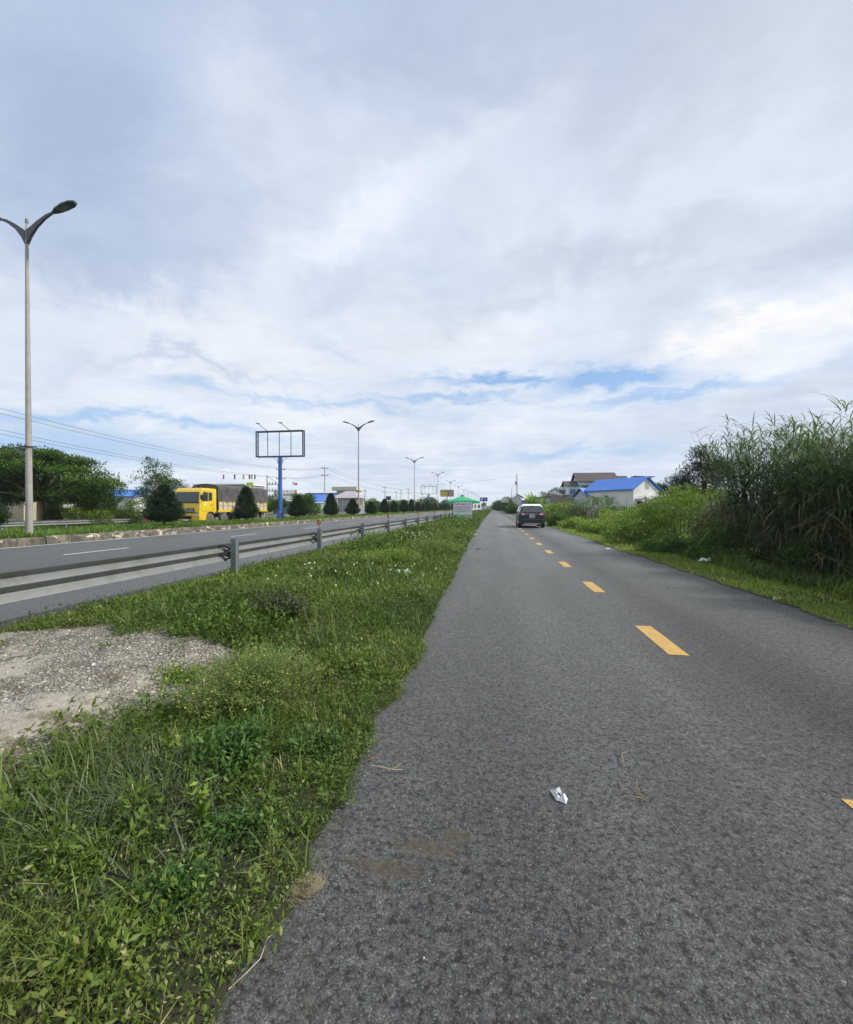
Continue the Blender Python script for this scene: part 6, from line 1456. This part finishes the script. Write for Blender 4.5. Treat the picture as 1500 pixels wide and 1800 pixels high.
for cx in (-2.6, .4): window(e, cx, -2.93, 2.6, 1.3, 1.0, 2); m = MB(); m.prism([(cx - .95, 3.3), (cx, 3.8), (cx + .95, 3.3), (cx + .8, 3.25), (cx, 3.66), (cx - .8, 3.25)], -3.6, -2.9, 'y'); m.build('canopy', pmat('pale_canopy', (.5, .52, .52)), e)
for cy in (-1.5, 1.0, 3.5): MB().tube([(6.8, cy, -.2), (6.8, cy, 2.5)], .05, 6).build('porch_post', WHITEP, e)
e = empty('water_tank_canopy', (*at(1139, 84), -.2), 'flat dark canopy on a post above the white gable', 'canopy')
MB().box((-1, 0, 7.75), (3.8, 2.6, .1), ry=.04).build('roof', DARKST, e)
for x in (-.2, .6): MB().box((x, 0, 3.7), (.12, .12, 8)).build('post', WHITEW, e)

# fence posts and marker
for k, (px, s, h, tl, lab) in enumerate(((1032.5, 35, 1.15, .03, 'leftmost grey weathered fence post, short and dark'), (1038, 35, 1.2, -.1, 'fence post leaning against the tall thin one'), (1042, 35.5, 1.75, .08, 'tallest thin pale post of the four'), (1052, 34, 1.2, 0, 'thick upright grey fence post in the middle'), (1074, 34, 1.1, -.12, 'rightmost fence post, leaning left'))):
    m = MB(); m.tube([(0, 0, -.3), (0, 0, h * .5), (0, 0, h)], [.10 if k != 2 else .06, .095 if k != 2 else .055, .085 if k != 2 else .05], 7)
    o = m.build('fence_post', pmat('weathered_post', (.17, .16, .135), .95, var=.3), None); o.location = (*at(px, s), 0.05); o.rotation_euler = (0, tl, 0); tag(o, lab, 'post', 'old fence posts among the weeds')
e = empty('road_marker', (*at(973, 35), -.02), 'small white road marker with red top beside the SUV', 'marker'); MB().prism([(-.12, -.1), (.12, -.1), (.12, .34), (-.12, .34)], -.08, .08, 'y').build('stone', WHITEP, e, bevel=.01); MB().tube([(0, -.08, .34), (0, .08, .34)], .12, 14).build('cap', pmat('red_marker', (.5, .06, .04), .6), e)

# ------------------------------------------------------------ litter, twigs
def twig(label, pts, r, mat=None, forks=(), cat='twig', z=.012):
    m = MB(); P_ = [Vector((*at_px(px, py), z + dz)) for px, py, dz in pts]; m.tube(P_, [r * (1 - .5 * i / len(P_)) for i in range(len(P_))], 5)
    for f_ in forks: Q = [Vector((*at_px(px, py), z + dz)) for px, py, dz in f_]; m.tube(Q, [r * .7 * (1 - .4 * i / len(Q)) for i in range(len(Q))], 5)
    return tag(m.build('twig', mat or BARK), label, cat)
def at_px(px, py): return at(px, 1050 / (py - 893))
TW = pmat('dry_twig', (.24, .16, .09), .8, var=.3, vs=20); ST = pmat('straw', (.46, .38, .24), .8, var=.25, vs=20)
twig('forked brown twig on the asphalt right of the plastic scrap', [(1092, 1378, .0), (1104, 1393, .02), (1122, 1404, .012), (1143, 1414, 0)], .0035, TW, [[(1095, 1408, 0), (1110, 1409, .008), (1132, 1411, .0)], [(1121, 1383, .012), (1123, 1394, .01), (1130, 1408, .006)]])
twig('short curved twig above the forked one', [(1102, 1328, .0), (1095, 1334, .01), (1097, 1344, .01), (1101, 1353, 0)], .003, TW)
twig('pale dry stalk lying on the road edge by the weeds', [(651, 1353, .005), (668, 1358, .012), (690, 1362, .008), (709, 1361, .004)], .0025, ST, [[(690, 1362, .008), (705, 1355, .02)]])
twig('long thin pale stem curving at the bottom weed edge', [(398, 1756, .0), (430, 1738, .02), (455, 1712, .02), (468, 1680, .03), (478, 1660, .01)], .0016, ST)
twig('dry stalk across the weeds at mid-verge', [(744, 1060, .02), (756, 1061, .03), (774, 1062, .02)], .008, ST)
def sheet(name, label, cat, px, py, w_, d, mat, seed, hgt=.25, z=.004, n=14, shape=None, rz=0, loc=None):
    r = random.Random(seed); ph = [r.uniform(0, 6.28) for _ in range(8)]; V = []; ok = []
    for i in range(n + 1):
        for j in range(n + 1):
            u, v = i / n * 2 - 1, j / n * 2 - 1
            hh = abs(math.sin(3.1 * u + 2 * v + ph[0]) * math.cos(2.3 * v - 1.5 * u + ph[1])) + .5 * abs(math.sin(7 * u + ph[2]) * math.sin(6 * v + ph[3]))
            V.append(((u + .12 * math.sin(5 * v + ph[4])) * w_ / 2, (v + .14 * math.sin(4 * u + ph[5])) * d / 2, hh * hgt * min(w_, d) + z)); ok.append(math.hypot(u, v * (1 + .3 * u)) < 1 + .25 * math.sin(5 * math.atan2(v, u) + ph[6]))
    n1 = n + 1; F = [(i * n1 + j, (i + 1) * n1 + j, (i + 1) * n1 + j + 1, i * n1 + j + 1) for i in range(n) for j in range(n) if ok[i * n1 + j] and ok[(i + 1) * n1 + j] and ok[(i + 1) * n1 + j + 1]]
    m = MB(); m.add(V, F); o = m.build(name, mat); o.location = (*(loc or at_px(px, py)), 0); o.rotation_euler = (0, 0, rz)
    return tag(o, label, cat)
PLA = pmat('white_plastic', (.62, .64, .65), .35, var=.12, vs=30); PLG = pmat('pale_green_plastic', (.32, .48, .33), .4)
sc = MB(); pts = [(968, 1393), (975, 1398), (986, 1397), (994, 1402), (1000, 1409), (997, 1419), (988, 1414), (980, 1412)]
c0 = Vector((*at_px(984, 1405), 0)); rim = [Vector((*at_px(*p), .004)) for p in pts]
k_ = len(rim); vs = [p for p in rim] + [c0.lerp(p, .62) + Vector((0, 0, .016 + .010 * (i % 3))) for i, p in enumerate(rim)] + [c0.lerp(p, .30) + Vector((0, 0, .006 + .012 * ((i + 1) % 2))) for i, p in enumerate(rim)]
sc.add(vs, [(i, (i + 1) % k_, k_ + (i + 1) % k_, k_ + i) for i in range(k_)] + [(k_ + i, k_ + (i + 1) % k_, 2 * k_ + (i + 1) % k_, 2 * k_ + i) for i in range(k_) if i % 3])
tag(sc.build('plastic_scrap', PLA), 'crumpled torn white plastic scrap on the near asphalt', 'litter')
sheet('plastic_bag', 'pale green crumpled plastic bag in the weeds at mid-verge', 'litter', 706, 1023, .34, .2, PLG, 2, .4, .14)
sheet('plastic_bag', 'white crumpled plastic bag in the grass at the foot of the reeds', 'litter', 1240, 991, .32, .16, PLA, 3, .5, .05)
sheet('paper_sheet', 'white paper flat at the road edge before the stall', 'litter', 834, 942, .42, .3, PLA, 4, .08, .05)
sheet('paper_scrap', 'small white paper scrap in the grass near the guardrail', 'litter', 742, 928, .36, .3, PLA, 5, .3, .12)
sheet('foam_sheet', 'white sheet lying left of the crate under the signboard', 'litter', 793, 917, .8, .4, PLA, 6, .2, .12)
sheet('plastic_scrap', 'white scrap at the right road edge', 'litter', 1069, 966, .16, .12, PLA, 8, .3, .01)
sheet('flattened_rag', 'small dark flattened rag on the road near the left edge', 'litter', 841, 966, .22, .12, BLACK, 9, .15, .004)
sheet('paper_scrap', 'white paper scrap right of the cooler box under the signboard', 'litter', 826, 920, .3, .25, PLA, 12, .3, .08)
sheet('dead_leaf', 'small reddish dead leaf at the weed edge above the pale stalk', 'leaf', 655, 1341, .028, .02, pmat('rust_leaf', (.34, .12, .05), .7), 10, .4, .012, 6)
# straw wad at the road edge
sw = Leaves(); N = 700; a = rng.uniform(0, 6.283, N); q = np.sqrt(rng.random(N)) * (.055 + .02 * np.sin(2 * a)); bx_, by_ = at_px(536, 1570)
sw.blade(np.stack([bx_ + q * np.cos(a), by_ + .9 * q * np.sin(a), .004 + .022 * (1 - q / .08) * rng.random(N)], 1), a + 1.6 + rng.normal(0, .4, N), rng.uniform(.02, .05, N), .0016, rng.uniform(1.3, 1.6, N), rng.uniform(-.2, .2, N), rng.uniform(.4, 1, N), 3)
tag(sw.build('straw_wad', leafmat('straw_fibre', [(0, (.09, .068, .045)), (.5, (.19, .15, .105)), (1, (.36, .30, .22))], transl=.05)), 'matted wad of brown straw at the road edge', 'straw')
# fallen reed leaves along the right edge
fl2 = Leaves(); N = 260; y = rng.uniform(4.2, 15, N); x = edge_r(y) + rng.normal(.02, .10, N)
fl2.blade(np.stack([x, y, np.full(N, .02)], 1), rng.uniform(0, 6.283, N), rng.uniform(.04, .2, N), rng.uniform(.005, .014, N), rng.uniform(1.45, 1.6, N), rng.uniform(-.15, .1, N), rng.uniform(.3, 1, N), 4)
tag(fl2.build('fallen_leaves', L_DRY), 'dry fallen reed leaves along the right road edge', 'dead leaves', kind='stuff')
for k, (px, py, L_, az, lab) in enumerate(((1385, 1045, .34, 2.4, 'long bleached reed stalk bent on the right grass strip'), (1360, 1062, .26, .2, 'straight bleached reed stalk on the right road edge'), (1230, 1018, .3, 2.8, 'bleached reed stalk near the white bag'), (1275, 1025, .18, 1.4, 'short curled bleached leaf on the right grass strip'))):
    a_ = Leaves(); X0, Y0_ = at_px(px, py); a_.blade(np.zeros((2, 3)) + [[0, 0, .06], [.02, .03, .07]], np.array([az, az + .5]), np.array([L_, L_ * .6]), .022, 1.2, .5, .98, 6)
    o = a_.build('dry_stalk', L_DRY); o.location = (X0, Y0_, 0); tag(o, lab, 'dry stalk')
# ------------------------------------------------------------ thin tropical haze
hm = bpy.data.materials.new('haze_air'); hm.use_nodes = True
t = NT(hm.node_tree); t.n.clear()
o_ = t.new('ShaderNodeOutputMaterial'); pv = t.new('ShaderNodeVolumePrincipled')
pv.inputs['Color'].default_value = (.86, .92, 1, 1); pv.inputs['Density'].default_value = .00028; pv.inputs['Anisotropy'].default_value = .3
t.l.new(pv.outputs[0], o_.inputs['Volume'])
hz = MB().box((0, 1150, 8.0), (2640, 2760, 19.)).build('haze', hm)
tag(hz, kind='stuff')
